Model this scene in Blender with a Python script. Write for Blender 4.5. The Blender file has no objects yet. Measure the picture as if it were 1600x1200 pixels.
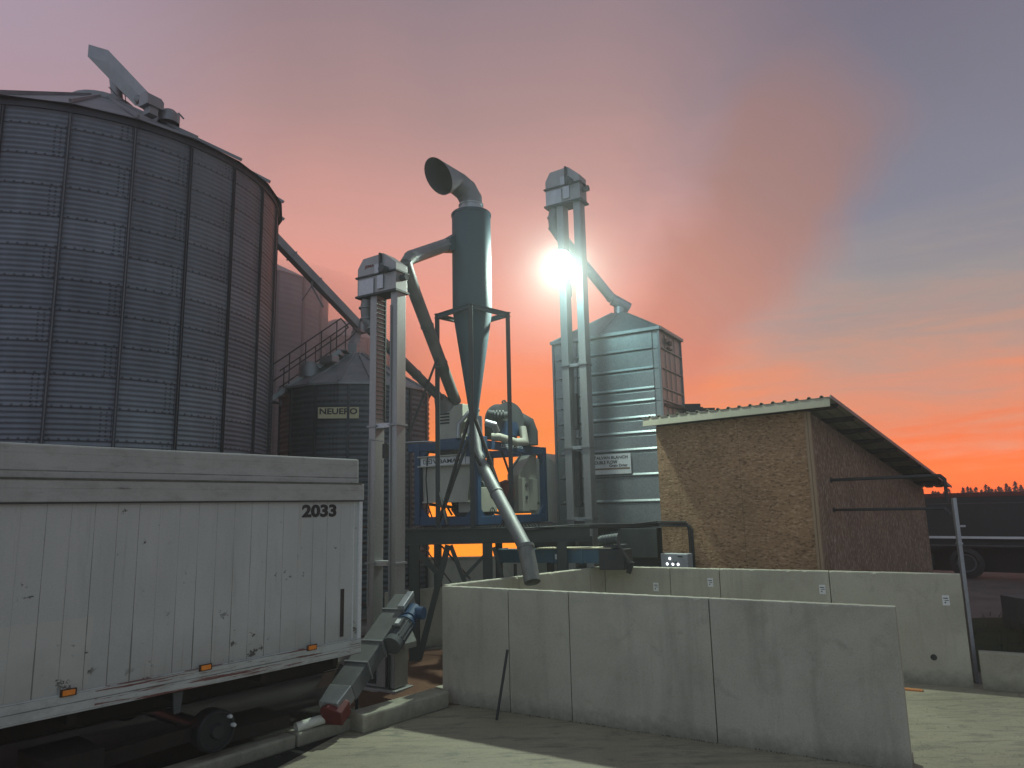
import bpy, bmesh, math, random
from mathutils import Vector, Matrix
random.seed(7)
PI = math.pi
sc = bpy.context.scene
COL = sc.collection
V = Vector

# ------------------------------------------------------------------ camera
F_PX, CAM_H, PITCH, ROLL = 1130.0, 2.6, math.atan(195/1130.0), 0.022
fw = V((0, math.cos(PITCH), math.sin(PITCH)))
u0 = V((0, -math.sin(PITCH), math.cos(PITCH)))
r0 = V((1, 0, 0))
RT = r0*math.cos(ROLL) - u0*math.sin(ROLL)
UP = u0*math.cos(ROLL) + r0*math.sin(ROLL)
CAMP = V((0, 0, CAM_H))
cd = bpy.data.cameras.new('camera'); cam = bpy.data.objects.new('camera', cd); COL.objects.link(cam)
m = Matrix((RT, UP, -fw)).transposed().to_4x4(); m.translation = CAMP
cam.matrix_world = m
cd.sensor_width = 36; cd.lens = 36*F_PX/1600; cd.clip_end = 2000; cd.clip_start = .05
sc.camera = cam

def at(px, py, y):
    """world point on the ray of photograph pixel (px,py) at depth y"""
    d = fw*F_PX + RT*(px-800) + UP*(600-py)
    return CAMP + d*(y/d.y)
def ground(px, py, z=0.0):
    d = fw*F_PX + RT*(px-800) + UP*(600-py)
    return CAMP + d*((z-CAM_H)/d.z)

# ------------------------------------------------------------------ helpers
def s2l(c):
    return tuple((x/12.92 if x <= .04045 else ((x+.055)/1.055)**2.4) for x in [v/255 for v in c])

class MB:
    def __init__(s):
        s.v = []; s.f = []; s.sm = []; s.uv = []
    def add(s, verts, faces, smooth=False, uvs=None):
        o = len(s.v); s.v += [V(p) for p in verts]
        for i, f in enumerate(faces):
            s.f.append(tuple(o+k for k in f)); s.sm.append(smooth)
            s.uv.append(uvs[i] if uvs else None)
        return s
    def box(s, c, sx, sy, sz, ax=None):
        """box centred at c, half-less full sizes along axes ax=(X,Y,Z)"""
        c = V(c); X, Y, Z = ax if ax else (V((1,0,0)), V((0,1,0)), V((0,0,1)))
        X, Y, Z = V(X)*sx/2, V(Y)*sy/2, V(Z)*sz/2
        p = [c-X-Y-Z, c+X-Y-Z, c+X+Y-Z, c-X+Y-Z, c-X-Y+Z, c+X-Y+Z, c+X+Y+Z, c-X+Y+Z]
        if X.cross(Y).dot(Z) < 0:
            fs = [(0,1,2,3),(4,7,6,5),(0,4,5,1),(1,5,6,2),(2,6,7,3),(3,7,4,0)]
        else:
            fs = [(0,3,2,1),(4,5,6,7),(0,1,5,4),(1,2,6,5),(2,3,7,6),(3,0,4,7)]
        return s.add(p, fs)
    def bar(s, p, q, w, h, up=(0,0,1)):
        p, q = V(p), V(q); d = (q-p); L = d.length; d.normalize()
        u = V(up)
        if abs(d.dot(u)) > .98: u = V((0,1,0))
        x = d.cross(u).normalized(); y = x.cross(d).normalized()
        return s.box((p+q)/2, w, L, h, (x, d, y))
    def ibeam(s, p, q, w, h, t=.014, up=(0,0,1)):
        p, q = V(p), V(q); d = (q-p).normalized(); u = V(up)
        if abs(d.dot(u)) > .98: u = V((0,1,0))
        x = d.cross(u).normalized(); y = x.cross(d).normalized()
        s.bar(p+y*(h/2-t/2), q+y*(h/2-t/2), w, t, y)
        s.bar(p-y*(h/2-t/2), q-y*(h/2-t/2), w, t, y)
        s.bar(p, q, t, h-2*t, y)
        return s
    def tube(s, pts, r, n=16, caps=True, smooth=True):
        pts = [V(p) for p in pts]; k = len(pts)
        rs = r if isinstance(r, (list, tuple)) else [r]*k
        t0 = (pts[1]-pts[0]).normalized()
        a = V((0,0,1)) if abs(t0.z) < .9 else V((1,0,0))
        nx = (a - t0*a.dot(t0)).normalized()
        o = len(s.v); rings = []
        prev = t0
        for i, p in enumerate(pts):
            din = (p-pts[i-1]).normalized() if i else (pts[1]-p).normalized()
            dout = (pts[i+1]-p).normalized() if i < k-1 else din
            t = (din+dout).normalized()
            # carry the frame along
            ax = prev.cross(din)
            if ax.length > 1e-6:
                nx = Matrix.Rotation(prev.angle(din), 3, ax.normalized()) @ nx
            prev = din
            ny = din.cross(nx).normalized()
            ring = []
            for j in range(n):
                an = 2*PI*j/n
                off = nx*math.cos(an)*rs[i] + ny*math.sin(an)*rs[i]
                # mitre: slide along din so the ring lies in the bisector plane
                c = t.dot(din)
                off = off - din*(off.dot(t)/max(c, .3))
                ring.append(p+off)
            rings.append(ring)
        vs = [q for rg in rings for q in rg]; fs = []
        for i in range(k-1):
            for j in range(n):
                a_, b_ = i*n+j, i*n+(j+1) % n
                fs.append((a_, b_, b_+n, a_+n))
        s.add(vs, fs, smooth)
        if caps:
            s.f.append(tuple(o+j for j in range(n))[::-1]); s.sm.append(False); s.uv.append(None)
            s.f.append(tuple(o+(k-1)*n+j for j in range(n))); s.sm.append(False); s.uv.append(None)
        return s
    def lathe(s, prof, c, n=48, smooth=True, axis=None, a0=0, a1=2*PI):
        """prof: list of (r,z); axis: optional 3 vectors"""
        c = V(c); X, Y, Z = axis if axis else (V((1,0,0)), V((0,1,0)), V((0,0,1)))
        full = abs(a1-a0-2*PI) < 1e-6
        m_ = n if full else n+1
        vs = []; fs = []; uvs = []
        for (r, z) in prof:
            for j in range(m_):
                an = a0+(a1-a0)*j/n
                vs.append(c+X*(r*math.cos(an))+Y*(r*math.sin(an))+Z*z)
        for i in range(len(prof)-1):
            for j in range(n):
                j2 = (j+1) % m_
                fs.append((i*m_+j, i*m_+j2, (i+1)*m_+j2, (i+1)*m_+j))
                ua, ub = (a0+(a1-a0)*j/n), (a0+(a1-a0)*(j+1)/n)
                uvs.append(((ua, prof[i][1]), (ub, prof[i][1]), (ub, prof[i+1][1]), (ua, prof[i+1][1])))
        return s.add(vs, fs, smooth, uvs)
    def prism(s, poly, o, X, Y, Z, d0, d1):
        """poly in (X,Y) plane of origin o, extruded along Z from d0 to d1"""
        o, X, Y, Z = V(o), V(X), V(Y), V(Z); n = len(poly)
        area = sum(poly[i][0]*poly[(i+1) % n][1]-poly[(i+1) % n][0]*poly[i][1] for i in range(n))
        flip = (area > 0) == (X.cross(Y).dot(Z)*(d1-d0) > 0)
        vs = [o+X*a+Y*b+Z*d0 for a, b in poly]+[o+X*a+Y*b+Z*d1 for a, b in poly]
        fs = [tuple(range(n))[::-1], tuple(range(n, 2*n))]+[(i, (i+1) % n, (i+1) % n+n, i+n) for i in range(n)]
        if not flip: fs = [f[::-1] for f in fs]
        return s.add(vs, fs)
    def sheet(s, quad, uv=None):
        return s.add(quad, [tuple(range(len(quad)))], False, [uv] if uv else None)
    def build(s, name, mat, parent=None, bev=0, uvf=None, sharp=40, fix=False):
        base = V((0,0,0)) if parent is None else WORLD.get(parent.name, V((0,0,0)))
        me = bpy.data.meshes.new(name)
        me.from_pydata([tuple(p-base) for p in s.v], [], s.f)
        if any(s.sm):
            me.polygons.foreach_set('use_smooth', s.sm)
        if any(u is not None for u in s.uv) or uvf:
            ul = me.uv_layers.new(name='UVMap')
            for pi, p in enumerate(me.polygons):
                for k, li in enumerate(p.loop_indices):
                    if uvf: ul.data[li].uv = uvf(s.v[me.loops[li].vertex_index], p.normal)
                    elif s.uv[pi]: ul.data[li].uv = s.uv[pi][k]
        if fix:
            bm = bmesh.new(); bm.from_mesh(me); bmesh.ops.recalc_face_normals(bm, faces=bm.faces[:]); bm.to_mesh(me); bm.free()
        me.validate()
        if any(s.sm):
            me.set_sharp_from_angle(angle=math.radians(sharp))
        o = bpy.data.objects.new(name, me); COL.objects.link(o)
        if mat: me.materials.append(mat)
        if parent: o.parent = parent; WORLD[o.name] = base
        if bev:
            b = o.modifiers.new('bevel', 'BEVEL'); b.width = bev; b.segments = 2; b.limit_method = 'ANGLE'; b.angle_limit = math.radians(50)
        return o
WORLD = {}

def tag(o, label=None, cat=None, group=None, kind=None):
    if label: o['label'] = label
    if cat:
        o['category'] = cat
        if not kind: o['kind'] = 'thing'
    if group: o['group'] = group
    if kind: o['kind'] = kind
    return o
def thing(name, loc, label, cat, group=None):
    o = bpy.data.objects.new(name, None); COL.objects.link(o); o.location = loc; o.empty_display_size = .2
    WORLD[o.name] = V(loc)
    return tag(o, label, cat, group)
def text(name, body, o, X, Y, h, mat, parent, width=None, bold=0.0, lift=.004, track=1.0):
    """raised lettering; o = lower left corner, h = letter height"""
    cu = bpy.data.curves.new(name, 'FONT'); cu.body = body; cu.size = 1; cu.extrude = .002; cu.offset = bold; cu.space_character = track
    cu.resolution_u = 3
    t = bpy.data.objects.new(name, cu); COL.objects.link(t)
    dg = bpy.context.evaluated_depsgraph_get(); dg.update()
    me = bpy.data.meshes.new_from_object(t.evaluated_get(dg))
    bpy.data.objects.remove(t); bpy.data.curves.remove(cu)
    xs = [v.co.x for v in me.vertices]; ys = [v.co.y for v in me.vertices]
    x0, x1, y0, y1 = min(xs), max(xs), min(ys), max(ys)
    sy = h/(y1-y0); sx = width/(x1-x0) if width else sy
    X, Y = V(X).normalized(), V(Y).normalized(); N = X.cross(Y).normalized()
    base = WORLD.get(parent.name, V((0,0,0)))
    for v in me.vertices:
        c = v.co.copy()
        v.co = V(o)+X*((c.x-x0)*sx)+Y*((c.y-y0)*sy)+N*(lift+c.z*.8)-base
    ob = bpy.data.objects.new(name, me); COL.objects.link(ob); me.materials.clear(); me.materials.append(mat)
    ob.parent = parent; WORLD[ob.name] = base
    return ob

# ------------------------------------------------------------------ materials
class NT:
    def __init__(s, mat):
        mat.use_nodes = True; s.t = mat.node_tree; s.t.nodes.clear()
    def n(s, typ, **kw):
        nd = s.t.nodes.new(typ)
        for k, v in kw.items():
            if k.startswith('i_'):
                key = k[2:].replace('_', ' '); nd.inputs[key].default_value = v
            else: setattr(nd, k, v)
        return nd
    def l(s, a, b): s.t.links.new(a, b)
    def math(s, op, a, b=None, c=None, clamp=False):
        nd = s.n('ShaderNodeMath', operation=op); nd.use_clamp = clamp
        for i, x in enumerate((a, b, c)):
            if x is None: continue
            if isinstance(x, (int, float)): nd.inputs[i].default_value = x
            else: s.l(x, nd.inputs[i])
        return nd.outputs[0]
    def vmath(s, op, a, b=None):
        nd = s.n('ShaderNodeVectorMath', operation=op)
        for i, x in enumerate((a, b)):
            if x is None: continue
            if isinstance(x, (tuple, list)): nd.inputs[i].default_value = x
            else: s.l(x, nd.inputs[i])
        return nd.outputs[0]
    def noise(s, vec, scale=5, detail=4, rough=.55, dist=0):
        nd = s.n('ShaderNodeTexNoise'); nd.inputs['Scale'].default_value = scale; nd.inputs['Detail'].default_value = detail
        nd.inputs['Roughness'].default_value = rough; nd.inputs['Distortion'].default_value = dist
        s.l(vec, nd.inputs['Vector']); return nd.outputs['Fac']
    def ramp(s, fac, stops, interp='LINEAR'):
        nd = s.n('ShaderNodeValToRGB'); cr = nd.color_ramp; cr.interpolation = interp
        while len(cr.elements) < len(stops): cr.elements.new(.5)
        for e, (p, c) in zip(cr.elements, stops):
            e.position = p; e.color = (*c, 1) if isinstance(c, (tuple, list)) else (c, c, c, 1)
        s.l(fac, nd.inputs['Fac']); return nd.outputs['Color']
    def mix(s, fac, a, b, blend='MIX'):
        nd = s.n('ShaderNodeMix', data_type='RGBA', blend_type=blend)
        for x, k in ((fac, 'Factor'), (a, 'A'), (b, 'B')):
            sock = [q for q in nd.inputs if q.name == k and (q.type == 'VALUE' if k == 'Factor' else q.type == 'RGBA')][0]
            if isinstance(x, (int, float)): sock.default_value = x
            elif isinstance(x, (tuple, list)): sock.default_value = (*x, 1)
            else: s.l(x, sock)
        return [q for q in nd.outputs if q.type == 'RGBA'][0]
    def bump(s, h, strength=.3, dist=.01):
        nd = s.n('ShaderNodeBump'); nd.inputs['Strength'].default_value = strength; nd.inputs['Distance'].default_value = dist
        s.l(h, nd.inputs['Height']); return nd.outputs['Normal']
    def out(s, col, rough=.6, metal=0.0, normal=None, spec=.5, emis=None, estr=0):
        b = s.n('ShaderNodeBsdfPrincipled')
        for x, k in ((col, 'Base Color'), (rough, 'Roughness'), (metal, 'Metallic')):
            if isinstance(x, (int, float)): b.inputs[k].default_value = x
            elif isinstance(x, (tuple, list)): b.inputs[k].default_value = (*x, 1)
            else: s.l(x, b.inputs[k])
        b.inputs['Specular IOR Level'].default_value = spec
        if normal is not None: s.l(normal, b.inputs['Normal'])
        if emis: b.inputs['Emission Color'].default_value = (*emis, 1); b.inputs['Emission Strength'].default_value = estr
        o = s.n('ShaderNodeOutputMaterial'); s.l(b.outputs[0], o.inputs['Surface'])
        return b
    def pos(s): return s.n('ShaderNodeNewGeometry').outputs['Position']
    def uv(s): return s.n('ShaderNodeTexCoord').outputs['UV']
    def xyz(s, v):
        nd = s.n('ShaderNodeSeparateXYZ'); s.l(v, nd.inputs[0]); return nd.outputs

def newmat(name):
    mt = bpy.data.materials.new(name); return mt, NT(mt)

def worn(name, c1, c2, rough=.6, metal=0, scale=3, stretch=(1,1,.35), spots=None, spot_lo=.62, spot_scale=9, bump=.15, fine=60, rough2=None, spec=.5):
    """two-tone surface: broad tone variation with vertical streaks, fine grain, optional wear spots"""
    mt, t = newmat(name); p = t.pos()
    sv = t.vmath('MULTIPLY', p, stretch)
    a = t.noise(sv, scale, 5, .6); f = t.noise(p, fine, 3, .6)
    k = t.ramp(a, [(.32, 0.0), (.68, 1.0)])
    col = t.mix(k, c1, c2)
    g = t.ramp(f, [(.25, .82), (.75, 1.12)])
    col = t.mix(1.0, col, g, 'MULTIPLY')
    if spots:
        n2 = t.noise(p, spot_scale, 6, .65)
        col = t.mix(t.ramp(n2, [(spot_lo, 0.0), (spot_lo+.05, 1.0)]), col, spots)
    r = t.ramp(a, [(.3, rough), (.7, rough2 if rough2 is not None else min(1, rough+.12))])
    t.out(col, r, metal, t.bump(f, bump, .004), spec)
    return mt

GALV = worn('galvanised_steel', (.33,.34,.35), (.46,.47,.48), .38, .75, 2.2, (1,1,.3), None, bump=.05, fine=40)
GALV_PIPE = worn('spiral_pipe_steel', (.15,.155,.15), (.23,.235,.23), .55, .45, 3, (1,1,.4), None, bump=.08)
GALV_DULL = worn('dull_galvanised', (.20,.205,.21), (.30,.305,.31), .5, .6, 2.0, (1,1,.25), None, bump=.06)
GALV_DRIER = worn('drier_sheet', (.25,.272,.265), (.34,.365,.355), .38, .6, 1.3, (1,1,.5), None, bump=.04, fine=25)
LEG = worn('elevator_casing', (.24,.24,.235), (.33,.33,.325), .45, .55, 2.2, (1,1,.2), None, bump=.05)
DARK = worn('dark_steel_paint', (.018,.020,.022), (.035,.036,.038), .5, .1, 4, spots=(.06,.03,.018), spot_lo=.68)
GREENST = worn('green_black_steel', (.022,.032,.030), (.04,.05,.046), .5, .1, 3, spots=(.07,.045,.03), spot_lo=.68)
BLUE = worn('blue_paint', (.014,.045,.105), (.019,.058,.13), .5, .0, 3, spots=(.05,.06,.07), spot_lo=.7)
BLUE_DUST = worn('dusty_blue_paint', (.03,.085,.13), (.05,.11,.15), .6, .0, 3, spots=(.12,.11,.09), spot_lo=.62)
CYCL = worn('cyclone_paint', (.018,.052,.074), (.025,.064,.088), .5, .1, 1.6, (1,1,.2), bump=.03)
CREAM = worn('cream_paint', (.34,.335,.27), (.44,.43,.35), .5, 0, 2.5, spots=(.22,.18,.12), spot_lo=.7)
BLACK = worn('black_rubber', (.008,.008,.009), (.018,.018,.018), .6, 0, 5)
GREYM = worn('grey_motor_paint', (.055,.06,.065), (.085,.09,.09), .68, .1, 4)
RUST = worn('rusty_iron', (.045,.025,.016), (.09,.045,.025), .85, .1, 6)
RED = worn('red_paint', (.11,.012,.010), (.16,.02,.016), .55, 0, 5, spots=(.08,.03,.02), spot_lo=.62)
WHITEP = worn('white_paint', (.55,.56,.54), (.68,.69,.66), .55, 0, 2)
HOSE = worn('dusty_hose', (.30,.29,.24), (.42,.40,.33), .7, 0, 5)
SIGNW = worn('sign_white', (.62,.63,.62), (.72,.72,.70), .45, 0, 3)
SIGNY = worn('sign_cream', (.42,.36,.20), (.52,.46,.28), .5, 0, 3)
INK = worn('black_ink', (.006,.006,.007), (.012,.012,.012), .5, 0, 5, bump=0)
INKRED = worn('red_ink', (.14,.015,.012), (.18,.02,.015), .5, 0, 5, bump=0)
INKW = worn('pale_ink', (.5,.52,.55), (.6,.62,.64), .5, 0, 5, bump=0)
AMBER = worn('amber_lens', (.75,.20,.012), (.85,.26,.02), .3, 0, 9, bump=0)
BROWN = worn('brown_stripe', (.18,.12,.07), (.22,.15,.09), .5, 0, 4)
TIMBER = worn('timber_batten', (.26,.18,.11), (.34,.25,.16), .75, 0, 4, (1,1,.1))
PVC = worn('white_pvc', (.62,.62,.52), (.7,.7,.6), .4, 0, 4)

def concrete(name, c1, c2, scale=.9, streak=True, stain=(.16,.15,.12), pores=True, lo=.58, rough=.85, rust=False):
    mt, t = newmat(name); p = t.pos(); X = t.xyz(p)
    a = t.noise(p, scale, 6, .62, .4); b = t.noise(t.vmath('MULTIPLY', p, (1,1,.10)), 3.6, 6, .65); f = t.noise(p, 70, 4, .7); m_ = t.noise(p, 9, 6, .7)
    col = t.mix(t.ramp(a, [(.28, 0.0), (.72, 1.0)]), c1, c2)
    if streak: col = t.mix(t.ramp(b, [(.52, 0.0), (.78, .42)]), col, stain)
    cl = t.noise(p, .75, 7, .62, 1.0)                                    # cloudy dark patches from the mould
    col = t.mix(t.ramp(cl, [(.46, 0.0), (.70, .42)]), col, tuple(v*.58 for v in c1))
    st = t.noise(p, 2.3, 7, .7, .6)
    col = t.mix(t.ramp(st, [(lo, 0.0), (lo+.14, .4)]), col, stain)
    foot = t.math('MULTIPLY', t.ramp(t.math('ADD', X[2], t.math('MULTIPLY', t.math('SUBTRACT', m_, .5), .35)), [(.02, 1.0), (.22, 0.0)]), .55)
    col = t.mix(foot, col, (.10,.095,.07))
    wt = t.noise(t.vmath('MULTIPLY', p, (1,1,.2)), 5.5, 5, .6)
    col = t.mix(t.ramp(wt, [(.66, 0.0), (.74, .3)]), col, tuple(min(1, v*1.35) for v in c2))
    if rust:
        rs = t.noise(t.vmath('MULTIPLY', p, (7,7,.5)), 1.6, 5, .6)
        rk = t.math('MULTIPLY', t.ramp(rs, [(.46, 0.0), (.60, 1.0)]), t.ramp(t.math('MULTIPLY', t.math('ADD', X[2], t.math('MULTIPLY', t.math('SUBTRACT', m_, .5), .5)), .5), [(.5, 0.0), (.75, .85)]))
        col = t.mix(rk, col, (.085,.05,.032))
    col = t.mix(1.0, col, t.ramp(f, [(.25, .84), (.75, 1.12)]), 'MULTIPLY')
    if pores:
        vo = t.n('ShaderNodeTexVoronoi'); vo.inputs['Scale'].default_value = 26; t.l(p, vo.inputs['Vector'])
        sel = t.noise(p, 3.0, 3, .5)
        hole = t.math('MAXIMUM', t.ramp(vo.outputs['Distance'], [(.07, 0.0), (.13, 1.0)]), t.ramp(sel, [(.45, 1.0), (.5, 0.0)]))
        col = t.mix(1.0, col, t.mix(.6, hole, (1,1,1)), 'MULTIPLY')
    t.out(col, rough, 0, t.bump(t.math('ADD', f, t.math('MULTIPLY', m_, 2.0)), .3, .006), .3)
    return mt
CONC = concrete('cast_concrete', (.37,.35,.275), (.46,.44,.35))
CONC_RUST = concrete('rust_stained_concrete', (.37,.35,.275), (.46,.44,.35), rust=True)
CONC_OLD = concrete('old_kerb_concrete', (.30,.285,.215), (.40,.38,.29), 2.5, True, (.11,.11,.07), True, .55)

def yard_mat():
    mt, t = newmat('yard_concrete'); p = t.pos()
    a = t.noise(p, .55, 6, .6, .6); b = t.noise(p, 3.1, 8, .7, .8); f = t.noise(p, 55, 4, .7)
    w = t.noise(t.vmath('MULTIPLY', p, (1.0,3.5,1)), 1.6, 7, .68, 1.2)
    col = t.mix(t.ramp(a, [(.3, 0.0), (.7, 1.0)]), (.265,.232,.160), (.35,.31,.218))
    col = t.mix(t.ramp(w, [(.5, 0.0), (.66, .75)]), col, (.155,.15,.115))
    col = t.mix(t.ramp(b, [(.6, 0.0), (.72, .7)]), col, (.12,.115,.085))
    g = t.noise(p, 1.1, 3, .5)
    dst = t.vmath('ADD', p, t.mix(1.0, t.noise(p, 2.2, 5, .65), (.9,.9,.0), 'MULTIPLY'))
    vo = t.n('ShaderNodeTexVoronoi', feature='DISTANCE_TO_EDGE', voronoi_dimensions='2D'); vo.inputs['Scale'].default_value = .42; t.l(dst, vo.inputs['Vector'])
    col = t.mix(t.math('MULTIPLY', t.ramp(vo.outputs['Distance'], [(.0015, 1.0), (.005, 0.0)]), t.ramp(b, [(.46, 0.0), (.56, .55)])), col, (.05,.048,.038))
    tr_ = t.noise(t.vmath('MULTIPLY', p, (.5,5.5,1)), 1.3, 6, .7, .5)
    col = t.mix(t.ramp(tr_, [(.54, 0.0), (.66, .6)]), col, (.12,.112,.085))
    col = t.mix(t.ramp(g, [(.70, 0.0), (.74, .8)]), col, (.34,.17,.06))       # spilled grain
    col = t.mix(1.0, col, t.ramp(f, [(.25, .78), (.75, 1.18)]), 'MULTIPLY')
    r = t.ramp(a, [(.3, .55), (.7, .85)])
    t.out(col, r, 0, t.bump(t.math('ADD', f, b), .35, .008), .35)
    return mt
YARD = yard_mat()
def soil_mat(name, c1, c2, c3, rough=.95, bump=.6):
    mt, t = newmat(name); p = t.pos()
    a = t.noise(p, 1.2, 6, .65); f = t.noise(p, 28, 6, .75)
    col = t.mix(t.ramp(a, [(.35, 0.0), (.65, 1.0)]), c1, c2)
    col = t.mix(t.ramp(f, [(.5, 0.0), (.7, .8)]), col, c3)
    t.out(col, rough, 0, t.bump(f, bump, .02), .2)
    return mt
GROUND = soil_mat('packed_ground', (.10,.085,.075), (.16,.14,.125), (.06,.05,.045), .6, .4)
SOIL = soil_mat('reddish_spilled_grain', (.10,.05,.032), (.15,.08,.05), (.06,.03,.02))
GRASS = soil_mat('dark_grass', (.025,.035,.015), (.045,.055,.025), (.06,.055,.03))
TREEM = soil_mat('conifer_needles', (.03,.028,.022), (.055,.045,.035), (.02,.02,.016))
BARK = soil_mat('conifer_bark', (.06,.045,.035), (.08,.06,.045), (.04,.03,.025))

def silo_mat(name, R, nrib, row, c1, c2, z_off=0.0, bolts=True, metal=.12):
    """galvanised sheet: UV = (angle, height). Sheets two ribs wide, laid like bricks, bolts along every joint."""
    mt, t = newmat(name); x = t.xyz(t.uv()); ang, z = x[0], x[1]
    col_ = t.math('MULTIPLY', ang, nrib/(2*PI)); rowf = t.math('DIVIDE', t.math('SUBTRACT', z, z_off), row)
    ri = t.math('FLOOR', rowf); rf = t.math('FRACT', rowf)
    sh = t.math('ADD', col_, ri); si = t.math('FLOOR', t.math('DIVIDE', sh, 2.0))
    comb = t.n('ShaderNodeCombineXYZ'); t.l(si, comb.inputs[0]); t.l(ri, comb.inputs[1])
    wn = t.n('ShaderNodeTexWhiteNoise'); t.l(comb.outputs[0], wn.inputs['Vector'])
    base = t.mix(wn.outputs['Value'], c1, c2)
    p = t.pos()
    n1 = t.noise(t.vmath('MULTIPLY', p, (1,1,.22)), 2.4, 5, .6)
    base = t.mix(1.0, base, t.ramp(n1, [(.3, .78), (.7, 1.12)]), 'MULTIPLY')
    dk = (.012,.013,.016)
    if bolts:
        # vertical seam: two dotted columns just before each sheet end
        sf = t.math('MULTIPLY', t.math('FRACT', t.math('DIVIDE', sh, 2.0)), 2*2*PI*R/nrib)     # metres along the sheet
        L = 2*2*PI*R/nrib
        def dots(u, uc, v, pitch, rad):
            du = t.math('SUBTRACT', u, uc); dv = t.math('SUBTRACT', t.math('FRACT', t.math('DIVIDE', v, pitch)), .5)
            dv = t.math('MULTIPLY', dv, pitch)
            d = t.math('SQRT', t.math('ADD', t.math('MULTIPLY', du, du), t.math('MULTIPLY', dv, dv)))
            return t.math('LESS_THAN', d, rad)
        d1 = dots(sf, L-.24, z, .075, .021); d2 = dots(sf, L-.14, z, .075, .021)
        zz = t.math('MULTIPLY', rf, row); um = t.math('MULTIPLY', ang, R)
        d3 = dots(zz, .035, um, .16, .026)
        seam = t.math('LESS_THAN', t.math('ABSOLUTE', t.math('SUBTRACT', sf, L-.05)), .008)
        hs = t.math('LESS_THAN', zz, .012)
        dd = t.math('MAXIMUM', t.math('MAXIMUM', d1, d2), d3)
        base = t.mix(t.math('MULTIPLY', dd, .6), base, dk)
        base = t.mix(t.math('MULTIPLY', t.math('MAXIMUM', seam, hs), .6), base, dk)
    t.out(base, t.ramp(n1, [(.3, .42), (.7, .55)]), metal, None, .4)
    return mt

def osb_mat(name, c_dark, c_mid, c_light, sx, sy, moss=None):
    mt, t = newmat(name); uv = t.uv()
    def flakes(rot, s1, s2, off):
        mp = t.n('ShaderNodeMapping'); mp.inputs['Rotation'].default_value = (0,0,rot); mp.inputs['Scale'].default_value = (s1,s2,1); mp.inputs['Location'].default_value = off
        t.l(uv, mp.inputs['Vector'])
        ds = t.noise(uv, 9, 3, .6)
        vec = t.vmath('ADD', mp.outputs[0], t.mix(1.0, ds, (.9,.9,0), 'MULTIPLY'))
        vo = t.n('ShaderNodeTexVoronoi', voronoi_dimensions='2D'); vo.inputs['Scale'].default_value = 1; t.l(vec, vo.inputs['Vector'])
        return t.xyz(vo.outputs['Color'])[0], vo.outputs['Distance']
    a, da = flakes(.12, sx, sy, (0,0,0)); b, db = flakes(-.35, sx*1.3, sy*.8, (7.3,2.1,0)); c, dc = flakes(.7, sx*1.6, sy*1.1, (3.1,9.2,0))
    k = t.math('ADD', t.math('MULTIPLY', a, .45), t.math('ADD', t.math('MULTIPLY', b, .35), t.math('MULTIPLY', c, .2)))
    col = t.ramp(k, [(.15, c_dark), (.42, c_mid), (.62, c_mid), (.9, c_light)])
    big = t.noise(uv, 1.4, 4, .6); col = t.mix(1.0, col, t.ramp(big, [(.3, .82), (.7, 1.12)]), 'MULTIPLY')
    sp = t.noise(t.vmath('MULTIPLY', uv, (1.2,3,1)), 6, 4, .6)
    col = t.mix(t.ramp(sp, [(.68, 0.0), (.74, .75)]), col, tuple(v*.4 for v in c_dark))
    jx = t.xyz(uv); jl = t.math('LESS_THAN', t.math('ABSOLUTE', t.math('SUBTRACT', t.math('FRACT', t.math('DIVIDE', jx[0], 1.25)), .35)), .0028)
    col = t.mix(t.math('MULTIPLY', jl, .55), col, tuple(v*.3 for v in c_dark))
    t.out(col, .8, 0, t.bump(k, .9, .012), .25)
    return mt
OSB_F = osb_mat('strand_board_front', (.16,.088,.045), (.32,.195,.105), (.46,.31,.185), 17, 46)
OSB_R = osb_mat('strand_board_side', (.14,.086,.055), (.245,.162,.11), (.50,.39,.30), 52, 17)

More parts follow.
